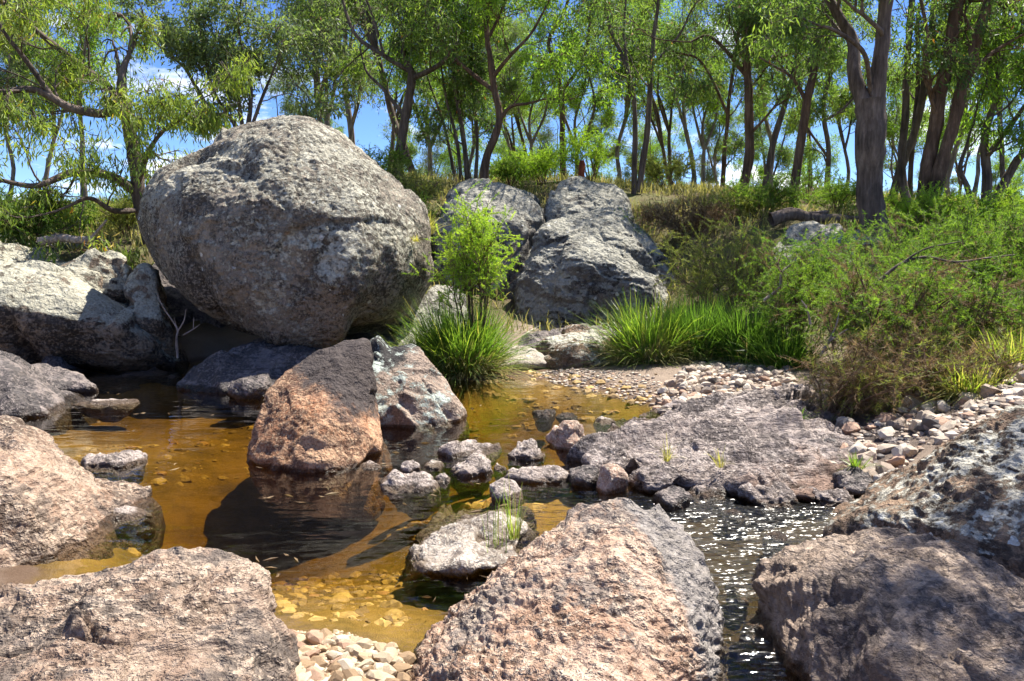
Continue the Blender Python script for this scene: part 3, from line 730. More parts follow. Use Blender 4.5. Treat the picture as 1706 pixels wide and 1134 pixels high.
for (b, lb, mt, sd) in [((385, 455, 622, 664, 8.3, .5), 'small dark rock at the waterline behind the orange boulder', 'wetdark', 20),
                        ((120, 235, 662, 682, 7.9, .35), 'thin flat rock barely breaking the dark water at left', 'stone', 21),
                        ((122, 238, 752, 786, 5.6, .4), 'low knobbly brown rock in the amber pool', 'stone', 22),
                        ((196, 240, 754, 780, 5.6, .3), 'small lump beside the knobbly brown rock', 'stone', 32),
                        ((126, 250, 792, 858, 4.75, .45), 'pale angular rock standing in the amber pool', 'pink', 23),
                        ((128, 262, 842, 872, 4.45, .25), 'low wet rock lip in front of the pale angular rock', 'stone', 24),
                        ((148, 176, 858, 878, 4.3, .12), 'little white stone beside the left foreground boulder', 'palestone', 25)]:
    rock('rock', lb, blob(*b, seed=sd), M[mt], sub=5 if sd in (22, 23) else 4, seed=sd, chip=0.06, big=0.12, mid=0.05)
rock('rock', 'dark filler rock added for the dark gap between left bank and huge boulder',
     pp([(215, 480, 11.6), (260, 430, 12), (340, 440, 12.2), (420, 520, 12), (420, 600, 11.4), (230, 600, 11), (300, 430, 13)]) + [(-5, 11.5, -.2), (-3.4, 11.5, -.2)],
     M['wetdark'], sub=5, seed=77)  # added filler: its dark colour stands in for the dark of the gap
rock('rock', 'dark wet filler ledge added at the waterline for the dark under the left bank rock',
     pp([(-80, 612, 10.0), (60, 616, 9.9), (180, 620, 9.8), (270, 622, 9.8), (300, 640, 9.5), (150, 652, 9.0), (0, 640, 9.0), (-80, 640, 9.0), (100, 608, 10.8), (280, 612, 10.6)]) + [(-6.5, 9.4, -.4), (-4, 9.4, -.4), (-4, 10.6, -.4)],
     M['wetdark'], sub=5, seed=81)  # added strip, coloured dark to cover pale sand where the undercut is dark
# middle pair
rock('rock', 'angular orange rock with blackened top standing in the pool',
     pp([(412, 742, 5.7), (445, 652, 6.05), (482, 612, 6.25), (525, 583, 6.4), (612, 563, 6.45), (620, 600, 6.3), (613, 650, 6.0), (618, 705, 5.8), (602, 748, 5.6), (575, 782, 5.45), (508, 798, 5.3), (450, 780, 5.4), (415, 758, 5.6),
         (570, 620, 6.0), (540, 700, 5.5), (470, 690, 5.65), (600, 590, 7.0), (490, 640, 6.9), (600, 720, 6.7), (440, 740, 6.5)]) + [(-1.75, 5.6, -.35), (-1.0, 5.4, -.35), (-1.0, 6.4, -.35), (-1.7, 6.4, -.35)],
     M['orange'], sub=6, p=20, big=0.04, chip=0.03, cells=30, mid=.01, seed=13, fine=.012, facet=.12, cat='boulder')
rock('rock', 'grey rock with pale mint lichen face right of the orange boulder',
     pp([(600, 620, 7.0), (640, 578, 7.5), (698, 575, 7.55), (718, 598, 7.4), (742, 655, 7.15), (770, 692, 6.95), (766, 708, 6.85), (700, 716, 6.7), (610, 706, 6.7), (645, 610, 7.2), (700, 640, 7.0), (690, 575, 8.3), (750, 680, 8), (610, 600, 8)]) + [(-1.3, 6.8, -.3), (-.45, 6.9, -.3), (-.45, 7.8, -.3)],
     M['lichface'], sub=6, p=14, seed=14, chip=0.03, cells=40)
# foreground
rock('boulder', 'pale pink boulder at the left edge of the foreground',
     pp([(-160, 690, 4.5), (0, 702, 4.5), (50, 714, 4.4), (86, 750, 4.3), (106, 802, 4.2), (124, 838, 4.15), (152, 880, 4.05), (158, 930, 3.9), (105, 975, 3.7), (0, 1000, 3.4), (-160, 1010, 3.2), (0, 800, 3.75), (60, 880, 3.7), (-160, 720, 5), (40, 720, 5.2), (110, 810, 5)])
     + [(-2.05, 3.9, -.3), (-2.1, 4.8, -.3), (-3.4, 3.4, -.2)],
     M['pink'], sub=6, p=9, big=0.08, chip=0.04, cells=80, seed=15, face=(0, -.7, .7), fine=0.02)
rock('boulder', 'broad flat-topped pink rock filling the lower left corner',
     pp([(-140, 1010, 2.9), (60, 968, 3.05), (190, 918, 3.15), (300, 908, 3.2), (400, 902, 3.2), (437, 920, 3.1), (446, 962, 2.95), (462, 1012, 2.75), (473, 1065, 2.55), (482, 1140, 2.3), (480, 1220, 2.0), (420, 1330, 1.65), (-160, 1400, 1.5),
         (200, 1050, 2.45), (300, 980, 2.78), (100, 1130, 2.1)]) + [(-.95, 3.15, -.25), (-.66, 2.3, -.25), (-2.0, 3.1, -.2), (-2.0, 1.6, -.2), (-.7, 1.6, -.2)],
     M['slab'], sub=7, p=18, big=0.05, chip=0.045, cells=70, seed=16, face=(0, -.7, .7), fine=0.024, mid=.03, strata=.03, sax=(.25, -.9, .35), sstep=.22, grow=1.0, facet=.1)
rock('boulder', 'large pink-grey boulder in the middle of the foreground',
     pp([(618, 1160, 2.62), (640, 1128, 2.78), (692, 1055, 3.05), (742, 998, 3.15), (828, 940, 3.25), (888, 892, 3.35), (950, 842, 3.45), (1040, 812, 3.5), (1092, 830, 3.45), (1142, 872, 3.35), (1192, 930, 3.15), (1212, 968, 3.05), (1208, 1060, 2.9), (1184, 1106, 2.85),
         (900, 960, 2.8), (1040, 880, 3.05), (1060, 960, 2.75), (800, 1060, 2.5), (950, 1060, 2.4), (1090, 1050, 2.55), (800, 1190, 2.1), (1000, 1200, 2.0), (1120, 1140, 2.5)]) + [(-.55, 2.9, -.25), (.2, 3.6, -.25), (.75, 3.6, -.25), (.85, 2.9, -.3), (.6, 2.2, -.3), (-.3, 2.1, -.3), (-.5, 2.4, -.25), (-.62, 2.6, -.2)],
     M['pinkgrey'], sub=7, p=10, big=0.06, chip=0.03, cells=110, seed=17, face=(0, -.7, .7), fine=0.026, mid=.026, facet=.05, joint=.006, grow=1.08)
rock('boulder', 'brown-grey boulder in the lower right corner beside the riffle',
     pp([(1238, 1045, 3.05), (1262, 988, 3.15), (1312, 920, 3.3), (1392, 880, 3.4), (1465, 860, 3.45), (1545, 878, 3.35), (1625, 935, 3.2), (1720, 990, 3.0), (1800, 1100, 2.7), (1400, 960, 2.8), (1500, 1000, 2.6), (1340, 1050, 2.7), (1500, 1120, 2.3), (1304, 1102, 2.85), (1400, 1160, 2.55), (1520, 1250, 2.1), (1800, 1300, 1.9)])
     + [(.95, 3.05, -.3), (1.1, 2.5, -.3), (1.2, 1.9, -.3), (2.4, 1.8, -.2), (2.3, 3.4, -.2), (1.3, 3.6, -.3)],
     M['rightrock'], sub=7, p=10, big=0.07, chip=0.05, cells=110, seed=18, face=(0, -.7, .7), fine=0.02, mid=.03, strata=0.025, facet=.07, joint=.008, grow=1.1, sax=(.5, -.6, .5), sstep=.2)
rock('boulder', 'tall dark boulder with white lichen crown at the right edge',
     pp([(1440, 872, 3.75), (1490, 830, 3.85), (1532, 768, 4.0), (1592, 722, 4.1), (1662, 690, 4.2), (1720, 660, 4.2), (1860, 620, 4.1), (1620, 830, 3.45), (1540, 900, 3.45), (1706, 900, 3.1), (1900, 1000, 2.9), (1640, 960, 3.2), (1700, 670, 5), (1900, 640, 5), (1540, 790, 4.8)])
     + [(1.75, 3.7, -.2), (1.8, 4.6, -.1), (3.4, 3.2, 0), (3.4, 4.8, 0), (2.2, 3.2, -.2)],
     M['righttop'], sub=7, p=11, big=0.07, chip=0.05, cells=90, seed=19, face=(0, -.7, .7), fine=0.02, mid=.03, facet=.1, joint=.012)
rock('rock', 'low charcoal rock behind the lichen-crowned right boulder',
     pp([(1430, 800, 5.2), (1440, 760, 5.5), (1490, 728, 5.8), (1560, 712, 6), (1640, 715, 5.9), (1560, 780, 5), (1470, 810, 4.9), (1550, 715, 6.8)]) + [(2.2, 5.1, -.1), (3.4, 5.2, 0), (3.4, 6.5, 0)],
     M['wetdark'], sub=6, seed=26, chip=0.05)
rock('rock', 'pale grey flat rock beside the reeds in the shallow pool',
     [tuple(Pz(*a)) for a in [(702, 905, .05), (722, 880, .06), (778, 882, .06), (790, 862, .07), (830, 855, .08), (862, 875, .08), (868, 920, .06), (830, 945, .05), (770, 950, .045), (712, 945, .04), (680, 965, -.03), (885, 945, -.03), (680, 890, -.03), (880, 846, -.03)]]
     + [tuple(Pz(690, 960, -.2)), tuple(Pz(880, 960, -.2)), tuple(Pz(720, 860, -.2)), tuple(Pz(880, 850, -.2))],
     M['palestone'], sub=6, p=12, seed=27, chip=0.06, big=.1, mid=.06, fine=.015)
# bedrock shelf with its ribs
rock('bedrock_shelf', 'broad purple-grey bedrock shelf sloping into the creek',
     [tuple(Pz(*a)) for a in [(985, 765, .1), (1030, 735, .14), (1120, 712, .15), (1200, 690, .15), (1250, 672, .16), (1310, 668, .15), (1340, 700, .14), (1390, 755, .14), (1445, 800, .08), (1420, 838, .04), (1330, 830, .05), (1220, 822, .05), (1100, 800, .06), (1000, 790, .05), (1150, 740, .17), (1280, 750, .18)]]
     + [tuple(Pz(*a)) for a in [(960, 780, -.15), (1430, 850, -.15), (1470, 800, -.1), (1330, 660, -.05), (1180, 670, -.1), (1000, 730, -.15)]],
     M['shelf'], sub=7, p=12, big=0.03, chip=0.05, cells=160, seed=29, fine=0.022, mid=.04, strata=.085, joint=.07, grow=1.03, sax=(.3, -.75, .6), sstep=.17)
for (b, lb, mt, sd) in [
    ((1130, 1235, 800, 838, 4.9, .35), 'purple rock ledge at the lip of the riffle', 'shelf', 40),
    ((1225, 1330, 800, 842, 4.75, .35), 'rounded dark ledge stone above the riffle', 'shelf', 41),
    ((1340, 1430, 812, 848, 4.7, .3), 'dark brown ledge stone at the right end of the riffle', 'shelf', 42),
    ((1385, 1465, 782, 822, 4.9, .35), 'flat dark stone between bedrock shelf and charcoal rock', 'wetdark', 43),
    ((1458, 1505, 786, 808, 4.75, .2), 'light grey flat stone leaning on the charcoal rock', 'palestone', 44),
    ((960, 1060, 740, 790, 5.35, .5), 'grey ledge stone at the left end of the bedrock shelf', 'shelf', 45),
    ((1040, 1140, 770, 815, 5.0, .4), 'ribbed grey ledge stone on the shelf edge', 'shelf', 46),
    ((1090, 1150, 810, 840, 4.65, .3), 'small dark stone where the riffle starts', 'wetdark', 47),
    ((730, 842, 734, 776, 5.95, .45), 'long grey rock, rearmost of the stepping stones', 'stone', 48),
    ((748, 826, 762, 802, 5.4, .4), 'rounded brown-grey stepping stone in front of the long rock', 'stone', 49),
    ((843, 916, 738, 774, 5.8, .35), 'grey wedge-shaped stepping stone right of the long rock', 'stone', 50),
    ((832, 962, 772, 812, 5.25, .35), 'long low grey stone among the stepping stones', 'stone', 51),
    ((945, 1010, 772, 806, 5.1, .3), 'dark humped stone at the right end of the stepping stones', 'wetdark', 52),
    ((812, 872, 796, 834, 4.85, .3), 'pale-topped round stone nearest the reeds', 'stone', 53),
    ((628, 742, 788, 824, 5.05, .4), 'flat gravelly grey stone left of the stepping stones', 'stone', 54),
    ((663, 701, 760, 794, 5.4, .25), 'small blue-grey pointed stone by the flat gravelly stone', 'stone', 55),
    ((704, 742, 764, 784, 5.5, .22), 'thin tan slab between pointed stone and long rock', 'palestone', 56),
    ((724, 752, 788, 808, 5.15, .16), 'little grey stone beside the flat gravelly stone', 'stone', 57),
    ((820, 845, 768, 788, 5.45, .16), 'small pale pebble-stone between the stepping stones', 'palestone', 58),
    ((594, 638, 767, 786, 5.5, .25), 'flat low stone just right of the orange boulder', 'stone', 59),
    ((910, 984, 698, 756, 6.1, .4), 'pink angular rock at the corner of the bedrock shelf', 'pinkstone', 60),
    ((972, 1008, 722, 752, 6.1, .25), 'grey pebble against the pink angular rock', 'stone', 61),
    ((886, 930, 679, 697, 7.4, .35), 'small dark stone poking out of the clear pool', 'wetdark', 62),
    ((990, 1048, 764, 814, 4.95, .3), 'salmon-pink rock on the front edge of the shelf', 'pinkstone', 63),
    ((922, 965, 686, 700, 7.3, .2), 'flat dark stone awash in the clear pool', 'wetdark', 64),
    ((1172, 1222, 686, 708, 6.9, .25), 'cream wedge-shaped stone on top of the shelf', 'palestone', 65),
    ((1186, 1212, 700, 718, 6.6, .18), 'cream pebble in front of the cream wedge stone', 'palestone', 66),
    ((986, 1030, 694, 712, 7.0, .25), 'low pale rock at the shelf margin near the pool', 'palestone', 67),
    ((1030, 1090, 700, 722, 6.8, .3), 'brown flat stone at the pool end of the shelf', 'stone', 68),
    ((1460, 1492, 705, 738, 6.0, .2), 'black wet stone below the brown bush', 'wetdark', 69),
    ((1436, 1462, 732, 760, 5.6, .2), 'rusty stone under the overhang of the brown bush', 'pinkstone', 70),
    ((1380, 1440, 730, 768, 5.7, .3), 'mauve stone in the dry gully below the bush', 'shelf', 71),
    ((1392, 1424, 692, 706, 6.4, .2), 'tan chip of stone on the dark gully floor', 'palestone', 72),
    ((1196, 1250, 848, 872, 4.5, .2), 'small wet stone in the riffle below the ledge', 'wetdark', 78),
    ((1268, 1322, 884, 910, 4.1, .2), 'flat wet stone in the middle of the riffle', 'wetdark', 79),
    ((1205, 1246, 960, 1000, 3.55, .2), 'brown stone squeezed in the channel between the two front boulders', 'rightrock', 80),
    ((538, 592, 1040, 1062, 3.15, .1), 'brown flake of stone at the edge of the shallow water', 'pinkstone', 73),
    ((545, 600, 1075, 1140, 2.9, .3), 'grey hump of rock half buried in pale pebbles', 'stone', 74),
    ((532, 570, 1102, 1140, 2.72, .14), 'rounded pinkish cobble on the pale pebbles', 'pinkstone', 75),
]:
    big_ = (b[1] - b[0]) > 70
    rock('rock' if sd not in (58, 66, 75, 61) else 'cobble', lb, blob(*b, seed=sd), M[mt], sub=5 if big_ else 4, p=9, seed=sd, chip=0.07, big=0.14, mid=0.06, cells=35)
# middle distance
rock('rock', 'dark brown rock with white lichen top on the sand spit',
     pp([(890, 600, 10.4), (900, 565, 10.5), (930, 552, 10.7), (1000, 547, 10.8), (1032, 560, 10.7), (1036, 600, 10.4), (1020, 618, 10.1), (940, 622, 10.0), (895, 615, 10.2), (960, 590, 9.9), (950, 552, 11.4), (1030, 565, 11.4)]) + [(.35, 10.3, -.1), (1.4, 10.3, -.1), (1.3, 11.2, -.1)],
     M['righttop'], sub=6, p=10, seed=30, chip=0.04)
rock('boulder', 'big grey domed boulder in the middle distance right of the slender shrub',
     pp([(850, 540, 13.6), (860, 470, 13.8), (890, 400, 14.2), (930, 362, 14.5), (985, 348, 14.7), (1050, 362, 14.7), (1095, 405, 14.4), (1125, 450, 14.2), (1150, 520, 14), (1120, 555, 13.4), (1000, 560, 13.1), (890, 555, 13.2), (960, 430, 13.2), (1060, 440, 13.3), (900, 420, 16), (1000, 360, 16.5), (1120, 450, 16)]) + [(.2, 13.4, 0), (3.1, 13.4, 0), (1.5, 16, .3)],
     M['back'], sub=7, p=12, big=0.08, chip=0.035, cells=90, seed=31, fine=0.03, mid=.03, cat='boulder', grow=1.1, facet=.08, aniso=.6)
rock('boulder', 'rounded grey boulder on the bank below the rust-red post',
     pp([(905, 345, 15.6), (915, 318, 16), (950, 300, 16.2), (1000, 298, 16.2), (1035, 315, 16), (1052, 350, 15.7), (1040, 375, 15.4), (960, 375, 15.2), (905, 370, 15.4), (960, 302, 17.8), (1040, 330, 17.5)]) + [(.8, 16, 1.2), (2.4, 16, 1.2)],
     M['back'], sub=6, p=10, big=.08, seed=33, cat='boulder', fine=.03, grow=1.1, facet=.08, aniso=.6)
rock('boulder', 'tall dark grey boulder behind the slender shrub',
     pp([(715, 400, 14.6), (728, 340, 15), (760, 312, 15.2), (820, 298, 15.4), (870, 318, 15.2), (905, 355, 15), (910, 420, 14.6), (890, 500, 14.2), (780, 510, 14), (715, 490, 14.2), (800, 360, 14.4), (760, 320, 17), (890, 340, 17)]) + [(-1.4, 14.4, .1), (.5, 14.4, .1)],
     M['back'], sub=6, p=11, big=.08, chip=.04, seed=34, cat='boulder', fine=.03, grow=1.12, facet=.08, aniso=.6)
rock('rock', 'low mossy grey rock between huge boulder and the tussock',
     pp([(640, 575, 10.6), (680, 510, 11.2), (730, 480, 11.6), (780, 500, 11.6), (800, 560, 11), (740, 590, 10.3), (660, 600, 10.2), (730, 485, 12.6)]) + [(-1.6, 10.6, 0), (-.5, 10.6, 0)],
     M['back'], sub=5, seed=35)
rock('rock', 'pale flat slab behind the central tussock',
     pp([(640, 590, 10.2), (700, 560, 10.6), (860, 570, 10.7), (930, 590, 10.3), (900, 605, 10), (660, 605, 10), (800, 565, 11.4)]) + [(-1.4, 10.2, -.1), (.5, 10.2, -.1)],
     M['palestone'], sub=5, seed=36)
rock('rock', 'dark wet rocks ledge at the foot of the domed boulder',
     pp([(850, 575, 12), (880, 548, 12.5), (1000, 545, 12.6), (1050, 565, 12.2), (1000, 590, 11.6), (870, 592, 11.6), (940, 545, 13.2)]) + [(0, 12, -.1), (1.6, 12, -.1)],
     M['wetdark'], sub=5, seed=37, chip=.07)
rock('rock', 'shadowed grey rock hidden among the bushes on the right bank',
     pp([(1280, 420, 12.3), (1310, 375, 12.8), (1370, 365, 13), (1420, 385, 12.8), (1440, 430, 12.2), (1360, 450, 11.8), (1290, 445, 12), (1370, 372, 14)]) + [(4, 12.5, .8), (5.4, 12.5, .8)],
     M['back'], sub=5, seed=38)
rock('rock', 'pale sunny rock under the forked tree',
     pp([(1410, 395, 12.8), (1425, 380, 13), (1470, 385, 13), (1480, 402, 12.7), (1430, 408, 12.5), (1450, 385, 13.6)]) + [(5.4, 12.9, 1.4), (5.9, 12.9, 1.4)],
     M['back'], sub=4, seed=39)
rock('rock', 'blue-grey rock showing behind the brown bush at the right edge',
     pp([(1600, 560, 8.6), (1630, 540, 8.8), (1700, 535, 8.9), (1740, 570, 8.6), (1660, 600, 8.3), (1600, 590, 8.4), (1680, 540, 9.6)]) + [(4.7, 8.6, .3), (5.6, 8.6, .3)],
     M['back'], sub=5, seed=76)

# ---------------------------------------------------------------- pebbles
def pebble_mesh(seed, mat, sub=2):
    rs = np.random.default_rng(seed)
    v, f = ico(sub)
    n = unit(rs.normal(size=(11, 3))); d = rs.uniform(0.55, 1.0, 11)
    m_ = np.clip(v @ n.T / d, 1e-6, None)
    r = 1 / np.maximum((m_ ** 22).sum(1) ** (1 / 22), 0.78)
    q = v * r[:, None] * np.array([1, rs.uniform(.7, .95), rs.uniform(.5, .75)])
    mb = MB(); mb.add(q, f, 0.0)
    return mb.mesh('pebble', mat, smooth=False)
PEB = [pebble_mesh(k, M['pebble']) for k in range(10)]
PPEB = [pebble_mesh(k + 30, M['palepebble']) for k in range(8)]
def scatter_pebbles(meshes, label, group, spots, name='pebble'):
    for (x, y, s, lift) in spots:
        o = bpy.data.objects.new(name, meshes[rng.integers(len(meshes))])
        link(o)
        o.location = (x, y, gz(x, y) + s * lift)
        o.rotation_euler = (rng.uniform(-.5, .5), rng.uniform(-.5, .5), rng.uniform(0, 6.3))
        o.scale = (s, s, s)
        tag(o, label, 'pebble', group)
def peb_stuff(name, label, spots, mat, dz=.15, sub=1):
    mb = MB()
    v0, f0 = ico(sub)
    x = np.array([s[0] for s in spots]); y = np.array([s[1] for s in spots]); r = np.array([s[2] for s in spots])
    zz_ = ground_z(x, y)
    n = len(x); nv = len(v0)
    sc = r[:, None] * np.stack([rng.uniform(.8, 1.2, n), rng.uniform(.7, 1, n), rng.uniform(.4, .7, n)], 1)
    a = rng.uniform(0, 6.28, n); ca, sa = np.cos(a), np.sin(a)
    jit = 1 + rng.uniform(-.22, .22, (n, nv))
    q = v0[None] * jit[..., None] * sc[:, None]
    qx = q[..., 0] * ca[:, None] - q[..., 1] * sa[:, None]; qy = q[..., 0] * sa[:, None] + q[..., 1] * ca[:, None]
    v = np.stack([qx + x[:, None], qy + y[:, None], q[..., 2] + zz_[:, None] + r[:, None] * dz], -1).reshape(-1, 3)
    f = (f0[None] + (np.arange(n) * nv)[:, None, None]).reshape(-1, 3)
    mb.add(v, f, np.repeat(rng.uniform(0, 1, n), nv))
    return tag(mb.build(name, mat, smooth=False), label, name.replace('_', ' '), kind='stuff')
def in_poly(px, py, poly):
    c = False; j = len(poly) - 1
    for i in range(len(poly)):
        if (poly[i][1] > py) != (poly[j][1] > py) and px < (poly[j][0] - poly[i][0]) * (py - poly[i][1]) / (poly[j][1] - poly[i][1] + 1e-9) + poly[i][0]: c = not c
        j = i
    return c
def poly_spots(poly, n, smin, smax, zguess, lift=(.1, .5), near_bias=0):
    w = [Pz(a, b, zguess) for a, b in poly]; pl = [(p[0], p[1]) for p in w]
    xs = [p[0] for p in pl]; ys = [p[1] for p in pl]
    out = []
    while len(out) < n:
        x, y = random.uniform(min(xs), max(xs)), random.uniform(min(ys), max(ys))
        if in_poly(x, y, pl): out.append((x, y, smin + (smax - smin) * random.random() ** 2.2, random.uniform(*lift)))
    return out
BAR = [(1085, 660), (1130, 625), (1170, 600), (1240, 594), (1310, 610), (1325, 660), (1300, 685), (1200, 690), (1120, 675)]
sp = poly_spots(BAR, 3000, 0.012, 0.07, .12)
sp.sort(key=lambda s: -s[2] / s[1])
scatter_pebbles(PEB, 'small mixed grey and tan stone in the gravel bar beside the clear pool', 'stones of the gravel bar', sp[:190])
peb_stuff('gravel', 'fine mixed gravel between the stones of the gravel bar', [(s[0], s[1], s[2] * .8) for s in sp[190:]], M['pebble'])
NEAR = [(478, 1060), (560, 1052), (650, 1078), (690, 1100), (650, 1160), (470, 1165)]
sp = poly_spots(NEAR, 420, 0.012, 0.042, .03, (.1, .45))
sp.sort(key=lambda s: -s[2])
scatter_pebbles(PPEB, 'pale cream pebble on the little beach between the foreground boulders', 'pebbles of the little beach', sp[:95])
peb_stuff('fine_gravel', 'fine golden gravel of the little beach', [(s[0], s[1], s[2] * .7) for s in sp[95:]] + [(s[0], s[1], s[2] * .4) for s in poly_spots([(474, 1046), (560, 1036), (650, 1060), (700, 1090), (650, 1160), (470, 1165)], 2600, .008, .03, .03)], M['palepebble'])
# stones of the right-hand gully and of the sandy edge
sp = poly_spots([(1330, 690), (1450, 690), (1640, 640), (1760, 640), (1760, 720), (1600, 720), (1480, 780), (1400, 770)], 1100, .015, .085, .2)
sp.sort(key=lambda s: -s[2] / s[1])
scatter_pebbles(PEB, 'brown or grey stone in the dry gully below the right-hand bush', 'stones of the dry gully', sp[:70])
peb_stuff('gully_gravel', 'loose brown gravel in the dry gully at right', [(s[0], s[1], s[2] * .7) for s in sp[70:]], M['pebble'])
peb_stuff('bank_gravel', 'brown gravel and chips on the slope above the lichen-crowned boulder', [(s[0], s[1], s[2]) for s in poly_spots([(1540, 668), (1780, 630), (1800, 700), (1600, 706)], 900, .01, .06, .42)], M['pebble'])
peb_stuff('grit', 'coarse grit along the sandy edge of the clear pool', [(s[0], s[1], s[2]) for s in poly_spots([(880, 622), (1130, 680), (1180, 690), (1090, 640), (940, 612)], 900, .008, .035, .04)], M['pebble'])
# submerged cobbles
sp = poly_spots([(180, 900), (300, 840), (480, 840), (690, 900), (720, 1000), (650, 1070), (480, 1050), (450, 930), (300, 905)], 420, .012, .06, -.1)
sp += poly_spots([(110, 760), (420, 690), (420, 760), (250, 800), (130, 800)], 120, .015, .07, -.2)
sp += poly_spots([(780, 640), (900, 640), (1150, 690), (1000, 700), (780, 700)], 200, .02, .09, -.15)
sp += poly_spots([(640, 830), (900, 830), (900, 860), (700, 870)], 120, .03, .1, -.15)
peb_stuff('submerged_stones', 'amber stones lying on the bed under the clear water', [(s[0], s[1], s[2]) for s in sp], M['bedstone'], dz=-.2, sub=2)

# ---------------------------------------------------------------- trees
def grow_branch(wood, clumps, start, dirn, length, radius, level, rs, droop=0.15, spread=0.75, maxlev=2):
    n = 6
    pts = [start]; d = unit(dirn.copy()); p = start.copy()
    for k in range(n):
        d = unit(d + rs.normal(size=3) * 0.2 + np.array([0, 0, 0.10 if level < maxlev else -droop]))
        p = p + d * length / n; pts.append(p.copy())
    pts = np.array(pts)
    wood[level].append((pts[::2] if level else pts, np.linspace(radius, radius * .3, n + 1)[::2] if level else np.linspace(radius, radius * .3, n + 1)))
    if level >= maxlev:
        clumps.append((pts[-1], pts[-1] - pts[0])); clumps.append((pts[-3], pts[-1] - pts[0]))
        return
    for k in range(rs.integers(3, 5)):
        t = rs.uniform(0.35, 1.0)
        i = min(n - 1, int(t * n))
        q = pts[i] + (pts[i + 1] - pts[i]) * (t * n - i)
        ax = unit(pts[i + 1] - pts[i])
        nd = unit(ax + spread * unit(rs.normal(size=3)))
        grow_branch(wood, clumps, q, nd, length * rs.uniform(.45, .65), radius * .5, level + 1, rs, droop, spread, maxlev)
    grow_branch(wood, clumps, pts[-1], unit(pts[-1] - pts[-2]), length * .5, radius * .35, level + 1, rs, droop, spread, maxlev)
def make_tree(name, label, limbs, bark, leaf, seed, nbr=7, blen=1.6, per=34, cr=0.34, ll=(.11, .19), lw=.03, droop=.5, tint=(.1, .9), base=None, sides=9, group=None, leafdown=0.8, keep=.42):
    """limbs: (points, r0, r1, t_leaf) in world space; side branches leave each limb from t_leaf on"""
    rs = np.random.default_rng(seed)
    trunk, wood_, crown = MB(), MB(), MB()
    wood = [[], [], []]
    clumps = []
    for (pts, r0, r1, tl) in limbs:
        path = catmull(pts, 7); n = len(path)
        seg = np.linalg.norm(path[-1] - path[0])
        path = path + 0.25 * r0 * np.stack([pnoise(path * 1.3 + 5 * k + seed) for k in range(3)], 1)
        t = np.linspace(0, 1, n); rad = r0 + (r1 - r0) * t
        rad = rad * (1 + 0.12 * pnoise(path * 2.2 + seed))
        if limbs[0][0] is pts: rad = rad * (1 + 0.55 * np.exp(-t * n / 2.2))
        tube(trunk, path, rad, sides, rough=0.14)
        if tl is None: continue
        k_ = max(2, int(nbr * (1 - tl) * max(.6, seg / 4)))
        for k in range(k_):
            u = tl + (1 - tl) * (k + rs.uniform(0, .9)) / k_
            i = min(n - 2, int(u * (n - 1)))
            ax = unit(path[i + 1] - path[i])
            sd = rs.normal(size=3); sd -= ax * (sd @ ax); sd = unit(sd)
            d = unit(ax * .55 + sd * .9 + np.array([0, 0, .15]))
            grow_branch(wood, clumps, path[i], d, blen * rs.uniform(.6, 1.15) * (1.1 - .35 * u), max(.012, rad[i] * .4), 0, rs, droop * .4)
        grow_branch(wood, clumps, path[-1], unit(path[-1] - path[-2]), blen, max(.012, rad[-1]), 0, rs, droop * .4)
    cs = np.array([c[0] for c in clumps]); ds = unit(np.array([c[1] for c in clumps]))
    kp = rs.random(len(cs)) < keep
    cs, ds = cs[kp], ds[kp]; cr = cr * .74; per = int(per * 1.6); ll = (ll[0] * .86, ll[1] * .86); lw = lw * .92
    nc = len(cs)
    k = np.repeat(np.arange(nc), per)
    sz = rs.uniform(.55, 1.25, nc)[k] * cr
    o = rs.normal(size=(len(k), 3)) * sz[:, None] * np.array([.62, .62, .5])
    pos = cs[k] + o
    # leaves hang from short twigs
    dd = unit(rs.normal(size=(len(k), 3)) * .75 + np.array([0, 0, -leafdown]) + .35 * ds[k])
    ctint = rs.normal(.5, .2, nc)[k] + rs.normal(0, .13, len(k))
    tt = np.clip(tint[0] + (tint[1] - tint[0]) * np.clip(ctint, 0, 1), 0, .97)
    tt = np.where(rs.random(len(k)) < .004, 1.0, tt)
    leaves(crown, pos, dd, rs.uniform(ll[0], ll[1], len(k)), rs.uniform(.75, 1.25, len(k)) * lw, tt, rs)
    kt = np.repeat(np.arange(nc), 3)
    e = cs[kt] + rs.normal(size=(len(kt), 3)) * cr * .7
    tubes(wood_, np.stack([cs[kt], e], 1), np.tile([.008, .003], (len(kt), 1)), 3)
    for lv in range(3): tubes(wood_, [q[0] for q in wood[lv]], [q[1] for q in wood[lv]], (5, 4, 3)[lv])
    if base is None: base = limbs[0][0][0]
    base = tuple(base)
    e_ = thing(name, label, 'tree', base, group)
    trunk.build('trunk', bark, e_, base); wood_.build('branches', bark, e_, base, smooth=True); crown.build('crown', leaf, e_, base, smooth=False)
    return e_
def L(lst, d, w0, w1, tl):
    """a limb drawn in photo pixels, d metres ahead (optional third value: depth offset); w in pixels"""
    pts = [P(a[0], a[1], d + (a[2] if len(a) > 2 else 0)) for a in lst]
    return (pts, w0 / 2 * d / F, w1 / 2 * d / F, tl)
def foot(lim):        # sink the foot of the first limb into the ground
    p = lim[0][0]; g = gz(p[0], p[1])
    if p[2] > g - .1: lim[0].insert(0, np.array([p[0], p[1], g - .15]))
    return lim
def T(label, limbs, *a, **k):
    limbs[0] = foot(limbs[0])
    return make_tree('gum_tree', label, limbs, *a, **k)

